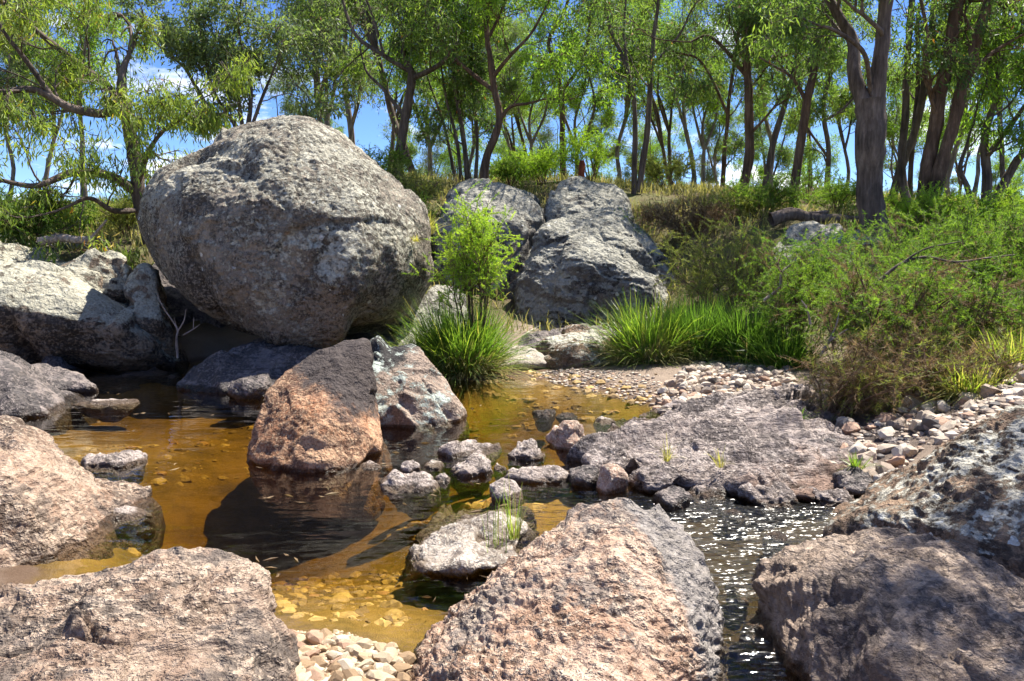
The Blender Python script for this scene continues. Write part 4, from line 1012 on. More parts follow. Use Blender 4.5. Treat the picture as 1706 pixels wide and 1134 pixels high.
T('sprawling old gum tree with heavy low limbs on the left bank',
  [L([(250, 395), (232, 330), (222, 250), (205, 168)], 13.5, 26, 20, .6),
   L([(205, 168), (178, 188, -.3), (120, 180, -.6), (60, 150, -.8), (-10, 155, -1)], 13.5, 17, 9, .1),
   L([(205, 168), (150, 120, .2), (75, 62, .3), (10, 8, .2), (-60, -60, .2)], 13.5, 13, 5, .1),
   L([(90, 165, -.7), (50, 110, -.9), (5, 50, -1.1), (-20, 0, -1)], 13.5, 9, 4, .1),
   L([(228, 320), (180, 292, -.4), (120, 288, -.9), (60, 310, -1.3), (0, 300, -1.5)], 13.5, 18, 6, .15),
   L([(228, 310), (250, 250, -.3), (275, 215, -.4), (300, 200, -.4)], 13.5, 10, 4, .3),
   L([(232, 350), (190, 350, -.6), (150, 330, -1), (110, 345, -1.2)], 13.5, 10, 4, .3)],
  M['bark'], M['gum_gold'], 21, nbr=9, blen=1.0, per=22, cr=.3, ll=(.12, .2), lw=.026, leafdown=1.3, droop=1.2, tint=(.15, .95))
T('bushy multi-stemmed gum tree rising behind the huge boulder',
  [L([(408, 250), (400, 190), (392, 130), (378, 95)], 17, 9, 4, .3), L([(410, 230), (418, 160), (412, 110), (402, 75)], 17, 9, 4, .25),
   L([(412, 230), (432, 175), (446, 140), (458, 110)], 17, 7, 3, .3), L([(400, 230), (362, 205), (335, 160), (310, 115), (285, 95)], 17, 9, 4, .25),
   L([(400, 220), (360, 160), (345, 110), (340, 80)], 17, 7, 3, .3)],
  M['bark'], M['gum_grey'], 22, nbr=9, blen=.95, per=22, cr=.3, ll=(.1, .16), lw=.04, leafdown=.6, tint=(.15, .9))
T('pale-stemmed gum tree just right of the huge boulder top',
  [L([(545, 320), (535, 230), (526, 140), (522, 60), (515, -40)], 21, 10, 5, .25), L([(530, 180), (545, 110), (560, 50), (575, -30)], 21, 6, 3, .2), L([(575, 310), (585, 220), (600, 150), (590, 90)], 21.5, 8, 4, .3)],
  M['bark_far'], M['gum_grey'], 23, nbr=8, blen=1.3, per=22, cr=.36, lw=.035)
T('dark gum tree with wide-spreading upper branches right of the huge boulder',
  [L([(660, 295), (668, 235), (682, 160), (688, 120)], 19, 17, 13, None), L([(688, 122), (672, 85), (676, 30), (690, -60)], 19, 11, 5, .15), L([(688, 122), (640, 92, .2), (600, 66, .4), (578, 25, .5), (560, -50, .6)], 19, 8, 4, .2),
   L([(686, 130), (725, 112, -.3), (755, 80, -.5), (775, 20, -.6), (800, -60, -.5)], 19, 9, 4, .2), L([(672, 190), (640, 150, .5), (612, 120, .9), (600, 80, 1)], 19, 7, 3, .25), L([(640, 92), (625, 40), (600, -30)], 19, 5, 3, .1)],
  M['bark'], M['gum'], 24, nbr=7, blen=1.5, per=22, cr=.36, lw=.032)
T('leaning gum tree with pinkish trunk above the tall dark boulder',
  [L([(806, 305), (812, 262), (832, 205), (824, 150), (818, 100)], 18, 16, 10, None), L([(818, 105), (812, 50), (822, -20), (830, -100)], 18, 9, 4, .1), L([(830, 205), (850, 178, -.2), (880, 172, -.4), (905, 165, -.5)], 18, 7, 3, .4),
   L([(822, 150), (790, 125, .3), (752, 92, .5), (722, 40, .6), (700, -30, .6)], 18, 8, 4, .2), L([(820, 130), (850, 92, -.3), (885, 55, -.5), (910, 10, -.6)], 18, 7, 3, .15), L([(816, 60), (835, 20), (860, -40)], 18, 6, 3, .1)],
  M['bark_brown'], M['gum_lime'], 25, nbr=7, blen=1.35, per=22, cr=.34, lw=.036, tint=(.05, .9))
T('cluster of slim dark gum stems left of the pink-trunked gum',
  [L([(782, 312), (772, 230), (758, 140), (752, 60), (758, -30)], 19.5, 9, 5, .2), L([(770, 312), (762, 240), (745, 170), (735, 110)], 19.5, 7, 3, .2), L([(792, 312), (795, 230), (790, 150), (785, 70)], 19.5, 7, 3, .25), L([(760, 305), (740, 210), (712, 130)], 20, 6, 3, .35)],
  M['bark'], M['gum'], 26, nbr=9, blen=1.1, per=22, cr=.34, tint=(.0, .6))
T('slender forked gum tree with open crown near the middle of the ridge',
  [L([(938, 265), (937, 200), (936, 155)], 23, 11, 9, None), L([(936, 155), (925, 110), (915, 65), (940, 20), (958, -50)], 23, 8, 4, .2), L([(937, 150), (960, 118), (978, 70), (985, 10), (990, -60)], 23, 7, 3, .2)],
  M['bark_brown'], M['gum'], 27, nbr=7, blen=1.5, per=22, cr=.4)
T('twin-trunked tall gum beside the rust-red post',
  [L([(1056, 320), (1058, 230), (1053, 150), (1035, 90), (1012, 30), (1005, -70)], 18.5, 10, 5, .4), L([(1064, 320), (1078, 220), (1084, 120), (1092, 40), (1108, -70)], 18.5, 11, 5, .4), L([(1050, 140), (1040, 60), (1045, -30)], 18.5, 6, 3, .2), L([(1085, 110), (1130, 60), (1150, 20)], 18.5, 5, 3, .3)],
  M['bark'], M['gum'], 28, nbr=6, blen=1.3, per=22, cr=.36, tint=(.05, .75))
T('thin gum tree with clumped crown left of the straight trunks',
  [L([(1204, 310), (1208, 240), (1216, 160), (1226, 90), (1235, 20)], 21, 9, 4, .3), L([(1212, 190), (1190, 140), (1165, 100), (1140, 90)], 21, 5, 3, .3)],
  M['bark_brown'], M['gum'], 29, nbr=7, blen=1.3, per=22, cr=.36, tint=(.0, .6))
T('straight reddish gum trunk in the right half of the ridge',
  [L([(1236, 320), (1250, 250), (1246, 150), (1244, 60), (1250, -100)], 17, 17, 11, .45), L([(1246, 130), (1215, 90), (1180, 60), (1150, 70)], 17, 8, 3, .3), L([(1245, 80), (1280, 30), (1300, -40)], 17, 8, 3, .2)],
  M['bark_brown'], M['gum'], 30, nbr=7, blen=1.4, per=22, cr=.34, tint=(.0, .6))
T('grey gum trunk leaning right between two straight trunks',
  [L([(1272, 320), (1288, 240), (1312, 155), (1330, 90), (1348, 10), (1360, -60)], 19, 12, 6, .45), L([(1312, 155), (1300, 100), (1290, 40)], 19, 6, 3, .2)],
  M['bark'], M['gum'], 31, nbr=7, blen=1.3, per=22, cr=.34, tint=(.0, .7))
T('dark brown straight gum trunk above the fallen log',
  [L([(1321, 355), (1330, 260), (1344, 175), (1362, 85), (1380, -40)], 15.5, 17, 11, .5), L([(1345, 170), (1320, 130), (1290, 110)], 15.5, 7, 3, .3), L([(1360, 90), (1385, 50), (1400, 0)], 15.5, 7, 3, .2)],
  M['bark_brown'], M['gum'], 32, nbr=7, blen=1.25, per=22, cr=.3, tint=(.0, .6))
T('small crooked gum left of the forked tree with sky behind',
  [L([(1378, 330), (1380, 250), (1372, 180), (1385, 120), (1400, 70)], 21, 10, 5, .3), L([(1375, 200), (1400, 185), (1425, 160)], 21, 5, 3, .2), L([(1378, 260), (1350, 220), (1335, 195)], 21, 5, 3, .3)],
  M['bark'], M['gum'], 33, nbr=6, blen=1.0, per=22, cr=.3)
T('stout grey forked gum trunk, thickest tree on the right bank',
  [L([(1456, 400), (1453, 320), (1449, 230), (1452, 165)], 13, 40, 44, None), L([(1442, 180), (1424, 120, .1), (1420, 70, .2), (1400, 30, .2), (1370, -20, .3)], 13, 26, 12, .5), L([(1458, 175), (1467, 100), (1474, 20), (1484, -130)], 13, 27, 20, .45),
   L([(1452, 160), (1440, 90, -.4), (1395, 52, -.6), (1360, 40, -.8)], 13, 9, 4, .4)],
  M['bark'], M['gum'], 34, nbr=7, blen=1.2, per=22, cr=.26, sides=12, tint=(.05, .75))
T('pair of curved slim gum trunks just right of the forked tree',
  [L([(1484, 345), (1498, 285), (1528, 205), (1545, 105), (1562, -40)], 16.5, 17, 9, .5), L([(1514, 350), (1502, 290), (1508, 180), (1514, 80), (1522, -60)], 16.2, 14, 9, .5), L([(1515, 350), (1520, 240), (1530, 140), (1528, 40)], 16.6, 9, 6, .5)],
  M['bark'], M['gum'], 35, nbr=6, blen=1.2, per=22, cr=.32, tint=(.0, .65))
T('large twin-trunked brown gum spreading into a V at right',
  [L([(1540, 345), (1550, 260), (1563, 185), (1580, 90), (1605, -60)], 14.5, 28, 18, .55), L([(1552, 345), (1580, 235), (1610, 125), (1632, 45), (1668, -60)], 14.3, 24, 14, .5), L([(1565, 180), (1540, 120), (1545, 60), (1530, -20)], 14.5, 9, 5, .3), L([(1612, 130), (1650, 90), (1700, 60)], 14.3, 9, 4, .2)],
  M['bark_brown'], M['gum'], 36, nbr=7, blen=1.25, per=22, cr=.3, tint=(.0, .7))
T('twisted low-branching gum tree at the right edge',
  [L([(1640, 365), (1645, 300), (1640, 230), (1660, 170)], 15, 20, 10, .5), L([(1648, 350), (1680, 290), (1720, 240), (1780, 210)], 15, 16, 8, .3), L([(1625, 360), (1612, 310), (1600, 280), (1610, 240)], 15, 12, 5, .4), L([(1644, 260), (1690, 200), (1730, 140)], 15, 10, 5, .3), L([(1660, 170), (1650, 90), (1680, 20)], 15, 8, 4, .2)],
  M['bark'], M['gum_lime'], 37, nbr=8, blen=1.2, per=22, cr=.3, tint=(.0, .7))

def generic(name, seed, H, leaf, bark, lean=.12):
    rs = np.random.default_rng(seed)
    a = rs.normal(size=2) * lean
    top = np.array([a[0] * H, a[1] * H, H])
    def wob(p, q, n=4, s=.1):
        return [p + (q - p) * t + rs.normal(size=3) * s * (0 < t < 1) for t in np.linspace(0, 1, n)]
    o = np.zeros(3); fork = top * rs.uniform(.32, .5)
    limbs = [(wob(o, fork), .11, .085, None)]
    for k in range(3):
        az = rs.uniform(0, 6.28)
        e = fork + (top - fork) * rs.uniform(.75, 1.1) + np.array([math.cos(az), math.sin(az), 0]) * rs.uniform(.6, 1.5)
        limbs.append((wob(fork, e, 4, .18), .07, .025, .15))
    return limbs
protos = []
for k, (H, lf, bk) in enumerate([(8.5, 'gum', 'bark_far'), (9.5, 'gum_grey', 'bark_far'), (7.5, 'gum_lime', 'bark'), (10, 'gum', 'bark'), (7, 'gum_lime', 'bark_far')]):
    protos.append((generic('g', 60 + k, H, lf, bk), lf, bk, 60 + k))
far = []
rs_ = np.random.default_rng(5)
spots = [(560, 27), (610, 25), (640, 31), (700, 24), (725, 29), (780, 26), (845, 25), (870, 31), (900, 27), (965, 27), (1000, 32), (1030, 26), (1110, 27), (1135, 31), (1170, 26), (1195, 30), (1280, 27), (1340, 26),
         (1400, 29), (1490, 27), (1570, 24), (1610, 22), (1680, 21), (1720, 19), (150, 20), (90, 24), (20, 19), (-60, 21), (-30, 26), (890, 24), (1150, 23.5)]
spots += [(470 + k * 46 + (k * 37) % 23, 36 + (k * 7) % 13) for k in range(19)] + [(1480 + k * 50, 34 + (k * 5) % 9) for k in range(5)]
made = {}
for q, (px, d) in enumerate(spots):
    k = q % len(protos)
    x = (px - 853) / F * d
    z = gz(x, d) - .1
    lab, grp = next((l_, g_) for (xm, l_, g_) in (
        (400, 'far slim gum tree seen through the sprawling left-bank gum', 'far gums at left'),
        (720, 'far slim gum beyond the ridge, between huge boulder and slim dark stems', 'far gums right of the huge boulder'),
        (960, 'far slim gum tree beyond the ridge, behind the leaning pink-trunked gum', 'far gums behind the pink-trunked gum'),
        (1200, 'far slim gum beyond the ridge, behind twin-trunked gum and rust-red post', 'far gums behind the post'),
        (1460, 'far slim gum beyond the ridge, between straight reddish trunk and forked gum', 'far gums left of the forked gum'),
        (9999, 'far slim gum tree beyond the ridge, right of the stout forked gum', 'far gums at right')) if px < xm)
    if k not in made:
        lm, lf, bk, sd = protos[k]
        made[k] = make_tree('gum_tree', lab, lm, M[bk], M[lf], sd, nbr=6, blen=1.35, per=20, cr=.42, ll=(.13, .22), lw=.042, base=(0, 0, 0), group=grp)
        o = made[k]; o.location = (x, d, z); o.rotation_euler = (0, 0, rs_.uniform(0, 6.28))
    else:
        copy_tree(made[k], (x, d, z), rs_.uniform(0, 6.28), rs_.uniform(.5, .82), lab, grp)
# the tree that shades the right foreground, just outside the frame
make_tree('gum_tree', 'leafy gum leaning in from outside the right edge, shading the right boulders',
          [([np.array(a) for a in [(6.3, 5.7, .6), (6.1, 5.5, 2.5), (5.7, 5.3, 4.2)]], .17, .13, None), ([np.array(a) for a in [(5.7, 5.3, 4.2), (5.0, 5.1, 5.4), (4.5, 4.8, 6.6)]], .09, .03, .15),
           ([np.array(a) for a in [(5.8, 5.3, 3.9), (5.2, 4.3, 4.8), (4.9, 3.5, 5.6)]], .08, .03, .2), ([np.array(a) for a in [(5.7, 5.3, 4.2), (6.4, 5.7, 5.6), (6.7, 6.1, 7)]], .08, .03, .2)],
          M['bark'], M['gum'], 80, nbr=6, blen=1.2, per=22, cr=.32)

# ---------------------------------------------------------------- shrubs
def shrub(name, label, base, H, W, leaf, seed, stems=9, sprigs=260, per=36, lean=(0, 0), nl=(.024, .046), nw=.0062, bark=None, dens_lo=.35, sprig_len=.3, droop=0, group=None, tint=(.1, .9), dry=0.0, stem_r=.012, build_at=None):
    rs = np.random.default_rng(seed)
    wood, fol, dryf = MB(), MB(), MB()
    tips = []; brl = []
    base = np.array(base, float)
    for s in range(stems):
        az = rs.uniform(0, 6.28); out = W * math.sqrt(rs.uniform(.05, 1))
        end = base + np.array([math.cos(az) * out + lean[0], math.sin(az) * out + lean[1], H * rs.uniform(.6, 1.0) * (1 - .25 * (out / W) ** 2)])
        p1 = base + (end - base) * .45 + np.array([0, 0, H * .12]) + rs.normal(size=3) * .04 * H
        st = base + np.array([math.cos(az), math.sin(az), 0]) * .12 * W * rs.random()
        path = catmull([st, p1, end], 6)
        tube(wood, path, np.linspace(stem_r, stem_r * .3, len(path)), 5)
        for b in range(max(2, sprigs // stems // 4)):
            t = rs.uniform(dens_lo, 1); i = min(len(path) - 2, int(t * (len(path) - 1)))
            ax = unit(path[i + 1] - path[i])
            d = unit(ax * .8 + unit(rs.normal(size=3)) * .8 + np.array([lean[0] * .25, lean[1] * .25, .25 - droop]))
            bl = rs.uniform(.15, .4) * H * .8
            bp_ = catmull([path[i], path[i] + d * bl * .5 + rs.normal(size=3) * .02, path[i] + d * bl + np.array([0, 0, .06 * bl - droop * bl * .6])], 4)
            brl.append(bp_)
            for q in range(4):
                j = rs.integers(2, len(bp_))
                tips.append((bp_[j], unit(bp_[j] - bp_[j - 1] + unit(rs.normal(size=3)) * .75 + np.array([0, 0, .2 - droop]))))
    c = np.array([t[0] for t in tips]); a = np.array([t[1] for t in tips]); m_ = len(c)
    sl = rs.uniform(.6, 1.3, m_) * sprig_len
    k = np.repeat(np.arange(m_), per)
    u = rs.random(len(k))
    pos = c[k] + a[k] * (u * sl[k])[:, None] + np.array([0, 0, -.1]) * (u ** 2 * sl[k])[:, None] * (1 + 4 * droop)
    d = unit(a[k] * .75 + unit(rs.normal(size=(len(k), 3))) * .85)
    ct = np.clip(rs.normal(.5, .22, m_)[k] + rs.normal(0, .12, len(k)), 0, 1)
    tt = tint[0] + (tint[1] - tint[0]) * ct
    isdry = (rs.random(m_) < dry)[k]
    g = ~isdry
    needles(fol, pos[g], d[g], rs.uniform(nl[0], nl[1], g.sum()), nw, tt[g], rs)
    if isdry.any(): needles(dryf, pos[isdry], d[isdry], rs.uniform(nl[0], nl[1], isdry.sum()) * 1.2, nw * .8, ct[isdry], rs)
    tubes(wood, np.stack([c, c + a * sl[:, None] * .8], 1)[::2], np.tile([.003, .0015], (len(c[::2]), 1)), 3)
    tubes(wood, brl, np.tile(np.linspace(stem_r * .45, stem_r * .12, len(brl[0])), (len(brl), 1)), 3)
    e_ = thing(name, label, 'shrub', tuple(base), group)
    wood.build('stems', bark or M['twig'], e_, tuple(base)); fol.build('foliage', leaf, e_, tuple(base), smooth=False)
    if isdry.any(): dryf.build('dry_foliage', M['dry'], e_, tuple(base), smooth=False)
    return e_
def B(px, py, d):
    p = P(px, py, d); return (p[0], p[1], gz(p[0], p[1]) - .03)
def hgt(py, d, base): return P(853, py, d)[2] - base[2]

b0 = B(795, 600, 9.8)
shrub('tea_tree_shrub', 'slender lime-green shrub rising out of the central tussock', b0, hgt(312, 9.8, b0), .3, M['tea_lime'], 1, stems=13, sprigs=560, per=64, dens_lo=.5, sprig_len=.27, nl=(.02, .042), nw=.008, stem_r=.014, tint=(.1, 1))
shr = [
    ('olive feathery bush on the right bank beside the domed boulder', 1200, 500, 11.2, 362, 1.05, 'tea_olive', 2, dict(sprigs=700, stems=16, per=66)),
    ('green feathery bush under the dark brown gum trunk', 1320, 520, 9.6, 395, .8, 'tea', 3, dict(sprigs=620, stems=14, per=66, dry=.08)),
    ('wide green bush on the right bank in front of the forked tree', 1440, 560, 9.0, 390, 1.0, 'tea', 4, dict(sprigs=800, stems=16, per=66, dry=.1)),
    ('tall feathery green bush right of the forked tree', 1570, 560, 9.4, 345, 1.0, 'tea', 5, dict(sprigs=800, stems=16, per=66, dry=.06)),
    ('leafy green bush at the right edge of the bank', 1690, 570, 8.6, 360, .9, 'tea', 6, dict(sprigs=760, stems=16, per=66, dry=.1)),
    ('leaning flood-swept bush with brown lower branches over the gully', 1440, 660, 7.2, 425, .95, 'tea', 7, dict(sprigs=900, stems=22, per=66, lean=(.55, .2), dry=.3, stem_r=.016)),
    ('low green bush leaning right behind the dry gully', 1560, 650, 7.4, 470, .8, 'tea', 8, dict(sprigs=700, stems=16, per=66, lean=(.4, .1), dry=.22)),
    ('dry brown brush skirt hanging over the gully stones', 1385, 676, 6.75, 560, .68, 'tea_olive', 9, dict(sprigs=620, stems=28, per=34, dry=.62, lean=(.45, -.1), dens_lo=.15, nl=(.03, .07), nw=.005)),
    ('brown straggly brush at the right end of the gully', 1540, 690, 6.7, 560, .75, 'tea_olive', 10, dict(sprigs=560, stems=26, per=34, dry=.62, lean=(.3, -.1), dens_lo=.15, nl=(.03, .07), nw=.005)),
    ('dull brown twiggy bush right of the domed boulder top', 1150, 400, 15.3, 325, 1.0, 'dry', 11, dict(sprigs=520, stems=14, per=34, dry=0, nl=(.03, .05), nw=.012)),
    ('olive bush on the slope under the thin gum', 1225, 390, 15.8, 330, .9, 'tea_olive', 12, dict(sprigs=420, stems=12, per=34, nl=(.03, .05), nw=.012)),
    ('fresh green bush below the straight reddish gum', 1270, 360, 15.2, 300, .8, 'tea', 13, dict(sprigs=420, stems=12, per=34, nl=(.03, .05), nw=.012)),
    ('bright bush left of the forked gum foot', 1395, 360, 15.5, 300, .9, 'tea', 14, dict(sprigs=420, stems=12, per=34, nl=(.03, .05), nw=.012)),
    ('sunny lime bush between the forked gum and the V-shaped gum', 1510, 375, 14.0, 320, .8, 'tea_lime', 15, dict(sprigs=420, stems=12, per=34, nl=(.03, .05), nw=.011)),
    ('bright green bush under the twisted gum', 1600, 385, 13.5, 325, .8, 'tea_lime', 16, dict(sprigs=420, stems=12, per=34, nl=(.03, .05), nw=.011)),
    ('round green bush at the right edge below the trees', 1695, 390, 13.0, 320, .8, 'tea_lime', 17, dict(sprigs=420, stems=12, per=34, nl=(.03, .05), nw=.011)),
    ('pale green bush on the ridge below the slender forked gum', 905, 305, 19.3, 248, 1.0, 'tea_lime', 18, dict(sprigs=420, stems=12, per=34, nl=(.03, .06), nw=.016)),
    ('tall pale bush on the ridge left of the rust-red post', 985, 300, 19.6, 215, .8, 'tea_lime', 19, dict(sprigs=420, stems=12, per=34, nl=(.03, .06), nw=.016, tint=(0, .7))),
    ('yellow-green bush on the ridge behind the twin-trunked gum', 1110, 320, 20, 250, 1.0, 'tea_olive', 20, dict(sprigs=420, stems=12, per=34, nl=(.03, .06), nw=.016)),
    ('light green bush at the foot of the leaning pink-trunked gum', 850, 305, 19.0, 262, .8, 'tea', 21, dict(sprigs=360, stems=12, per=34, nl=(.03, .06), nw=.016, tint=(.3, 1))),
    ('grassy green bush right of the huge boulder shoulder', 690, 345, 16.5, 275, .9, 'tea_olive', 22, dict(sprigs=420, stems=12, per=34, nl=(.03, .05), nw=.012)),
    ('light green bush behind the huge boulder right shoulder', 630, 320, 18.5, 240, .9, 'tea', 23, dict(sprigs=360, stems=12, per=34, nl=(.03, .06), nw=.014, tint=(.3, 1))),
    ('dark bush in the shade right of the huge boulder', 705, 370, 15.0, 315, .5, 'tea', 24, dict(sprigs=240, stems=9, per=34, tint=(0, .3), nl=(.03, .05), nw=.011)),
    ('dark green ferny bush at the far left bank', 50, 410, 12.4, 345, .8, 'tea', 25, dict(sprigs=460, stems=13, per=36, tint=(0, .5), nl=(.03, .05), nw=.011)),
    ('green bush on the left bank behind the driftwood', 150, 400, 14.5, 335, .8, 'tea', 26, dict(sprigs=420, stems=12, per=36, tint=(.1, .8), nl=(.03, .05), nw=.011)),
    ('sunny yellow-green bush left of the huge boulder', 215, 400, 14.0, 330, .5, 'tea_olive', 27, dict(sprigs=300, stems=10, per=36, nl=(.03, .05), nw=.011)),
    ('dark bush beyond the left bank at the frame edge', -20, 395, 15.5, 315, .9, 'tea', 28, dict(sprigs=420, stems=12, per=36, tint=(0, .5), nl=(.03, .05), nw=.012)),
    ('small bright green bush perched on top of the domed boulder', 1062, 372, 14.9, 345, .28, 'tea', 29, dict(sprigs=120, stems=7, per=34, tint=(.3, .9))),
    ('fine blue-green sapling on the ridge left of the forked gum', 1345, 345, 18, 265, .7, 'tea', 30, dict(sprigs=200, stems=9, per=30, tint=(0, .4), nl=(.03, .05), nw=.011)),
]
for (lb, px, py, d, top, W, mt, sd, kw) in shr:
    b = B(px, py, d)
    shrub('shrub', lb, b, max(.35, hgt(top, d, b)), W, M[mt], sd, **kw)

# ---------------------------------------------------------------- tussocks and grass
def blades(mb, base, n, Ln, rb, spread, width, tint, rs, droop=.55, segs=4):
    az = rs.uniform(0, 6.28, n); rr = rb * np.sqrt(rs.random(n))
    st = base + np.stack([np.cos(az) * rr, np.sin(az) * rr, np.zeros(n)], 1)
    az2 = az + rs.normal(0, .5, n); ti = np.abs(rs.normal(0, spread, n))
    d = np.stack([np.cos(az2) * np.sin(ti), np.sin(az2) * np.sin(ti), np.cos(ti)], 1)
    hz = np.stack([np.cos(az2), np.sin(az2), np.zeros(n)], 1)
    L_ = Ln * rs.uniform(.5, 1.05, n)
    dr = droop * rs.uniform(.3, 1.3, n)
    side = unit(np.cross(hz, [0, 0, 1.0]) + rs.normal(0, .3, (n, 3)))
    rows = []
    for s in range(segs + 1):
        t = s / segs
        c = st + d * (L_ * t)[:, None] + (hz * .35 - np.array([0, 0, 1.0])) * (dr * L_ * t ** 2.4 * .6)[:, None]
        w = width * (1 - t ** 2.2) * .5 + .0006
        rows.append(c - side * w); rows.append(c + side * w)
    v = np.stack(rows, 1)
    f = np.array([[2 * s, 2 * s + 1, 2 * s + 3, 2 * s + 2] for s in range(segs)])
    nv = 2 * (segs + 1)
    F_ = (f[None] + (np.arange(n) * nv)[:, None, None]).reshape(-1, 4)
    tt = np.clip(rs.normal((tint[0] + tint[1]) / 2, (tint[1] - tint[0]) / 4, n), 0, 1)
    mb.add(v.reshape(-1, 3), F_, np.repeat(tt, nv))
def tussock(label, base, n, Ln, rb, seed, spread=.55, tint=(.1, .9), dry=.6, width=.011, name='grass_tussock', cat='grass tussock', droop=.55):
    rs = np.random.default_rng(seed)
    e_ = thing(name, label, cat, tuple(base))
    b = np.array(base)
    g = MB(); blades(g, b, n, Ln, rb, spread, width, tint, rs, droop); g.build('blades', M['blade'], e_, tuple(base), smooth=False)
    if dry > 0:
        q = MB(); blades(q, b, int(n * dry), Ln * .62, rb * 1.15, spread * 1.5, width * .7, (0, 1), rs, droop * 1.5); q.build('dry_blades', M['drygrass'], e_, tuple(base), smooth=False)
    return e_
tussock('bright green mat-rush tussock at the water edge below the slender shrub', B(770, 612, 9.75), 2100, 1.2, .34, 1, spread=.55, tint=(.0, .95), dry=.9)
tussock('smaller rush tuft on the left side of the central tussock', B(712, 618, 9.7), 600, .95, .18, 2, spread=.6, tint=(.3, 1.1))
tussock('half-dry rush tussock beside the brown rock on the sand spit', B(1080, 598, 10.1), 1300, 1.15, .32, 3, spread=.5, tint=(.1, .95), dry=1.6)
tussock('dark green rush tussock behind the gravel bar', B(1160, 592, 10.2), 1300, 1.1, .3, 4, spread=.45, tint=(-.1, .55), dry=.35)
tussock('deep green rush tussock at the right end of the gravel bar', B(1245, 600, 9.9), 1400, 1.05, .32, 5, spread=.5, tint=(-.15, .45), dry=.3)
tussock('green rush clump beside the flood-swept bush', B(1310, 604, 9.2), 800, .75, .26, 6, spread=.55, tint=(0, .6), dry=.2)
tussock('yellow-green grass tussock at the right edge of the gully', B(1660, 650, 7.4), 900, .62, .2, 7, spread=.6, tint=(.4, 1.1), dry=.8)
tussock('second yellow grass tussock hard against the right frame edge', B(1712, 640, 7.6), 700, .6, .2, 8, spread=.6, tint=(.3, 1.1), dry=.9)
tussock('straggly dry grass clump on the bare bank above the lichen-crowned boulder', B(1690, 690, 6.6), 500, .5, .25, 18, spread=.8, tint=(.5, 1.3), dry=2.0)
tussock('low straw-coloured grass at the foot of the brown brush', B(1620, 700, 6.4), 350, .4, .22, 19, spread=.8, tint=(.5, 1.3), dry=2.0)
tussock('yellow grass tuft growing behind the right shoulder of the huge boulder', P(710, 385, 11.9) - [0, 0, .05], 160, .5, .07, 9, spread=.45, tint=(.7, 1.3), dry=.4)
tussock('tiny yellow grass tuft on the right face of the huge boulder', P(693, 402, 9.95), 50, .12, .03, 10, spread=.7, tint=(.85, 1.4), dry=.3, width=.006)
tussock('reeds standing between the pale flat rock and the middle boulder', np.array(Pz(858, 898, .03)), 26, .42, .03, 11, spread=.22, tint=(.3, 1.1), dry=1.0, width=.0032, name='reed_clump', cat='reeds', droop=.35)
tussock('thin reed stalks on the pale flat rock', np.array(Pz(822, 915, .08)), 9, .38, .08, 12, spread=.12, tint=(.3, .9), dry=.4, width=.0028, name='reed_clump', cat='reeds', droop=.2)
tussock('small golden grass tuft on the bedrock shelf', np.array(Pz(1110, 768, .15)), 14, .24, .02, 13, spread=.3, tint=(.95, 1.6), dry=3, width=.0035)
tussock('faint dry grass tuft right of the golden tuft on the shelf', np.array(Pz(1200, 778, .14)), 10, .2, .02, 14, spread=.35, tint=(.8, 1.5), dry=3, width=.0035)
tussock('small fresh green plant at the shelf edge under the bush', np.array(Pz(1325, 700, .12)), 80, .16, .05, 15, spread=.7, tint=(.4, .8), dry=0, width=.009)
tussock('little green grass tuft in the gully beside the black stone', np.array(Pz(1465, 696, .12)), 50, .18, .03, 16, spread=.5, tint=(.3, .8), dry=0, width=.006)
tussock('green grass tuft by the dark ledge stones', np.array(Pz(1428, 780, .12)), 50, .16, .04, 17, spread=.6, tint=(.3, .9), dry=.5, width=.006)
# grass of the slope: one uncountable mass
sg = MB(); rs_ = np.random.default_rng(44)
n = 26000
gxp = rs_.uniform(-12, 12, n); gyp = rs_.uniform(12.5, 23, n)
keep = pnoise(np.c_[gxp * .7, gyp * .7, np.zeros(n)]) > -.25
gxp, gyp = gxp[keep], gyp[keep]
gzp = ground_z(gxp, gyp)
for k in range(0, len(gxp), 1500):
    s_ = slice(k, k + 1500)
    bs_ = np.c_[gxp[s_], gyp[s_], gzp[s_]]
    blades(sg, bs_, len(bs_), .38, .02, .5, .02, (.0, .9), rs_, segs=2)
tag(sg.build('slope_grass', M['drygrass'], smooth=False), 'dry yellow-green grass covering the slope under the trees', 'grass', kind='stuff')

lt = MB(); n = 16000
lx = rs_.uniform(-9, 8, n); ly = rs_.uniform(1.5, 18, n); lz = ground_z(lx, ly)
k_ = (lz > .12) & (pnoise(np.c_[lx * .9, ly * .9, np.full(n, 3.3)]) > -.3) & ((lz > .3) | (rs_.random(n) < .12))
lp = np.c_[lx, ly, lz + .008][k_]
ld = unit(rs_.normal(size=(len(lp), 3)) * np.array([1, 1, .15]))
leaves(lt, lp, ld, rs_.uniform(.06, .16, len(lp)), rs_.uniform(.014, .03, len(lp)), rs_.random(len(lp)), rs_)
tag(lt.build('leaf_litter', M['dry'], smooth=False), 'fallen brown gum leaves scattered over the banks', 'leaf litter', kind='stuff')
fl = MB(); q_ = [Pz(a, b, 0) for a, b in zip(rs_.uniform(120, 900, 260), rs_.uniform(640, 1050, 260))]
q_ = np.array(q_); q_ = q_[pnoise(q_ * np.array([1.3, 1.3, 0]) + 8.8) > .05]
leaves(fl, q_ + [0, 0, .003], unit(rs_.normal(size=(len(q_), 3)) * np.array([1, 1, .01])), rs_.uniform(.04, .1, len(q_)), rs_.uniform(.01, .018, len(q_)), rs_.random(len(q_)), rs_)
tag(fl.build('floating_leaves', M['dry'], smooth=False), 'brown fallen leaves floating on the amber pool', 'leaves', kind='stuff')
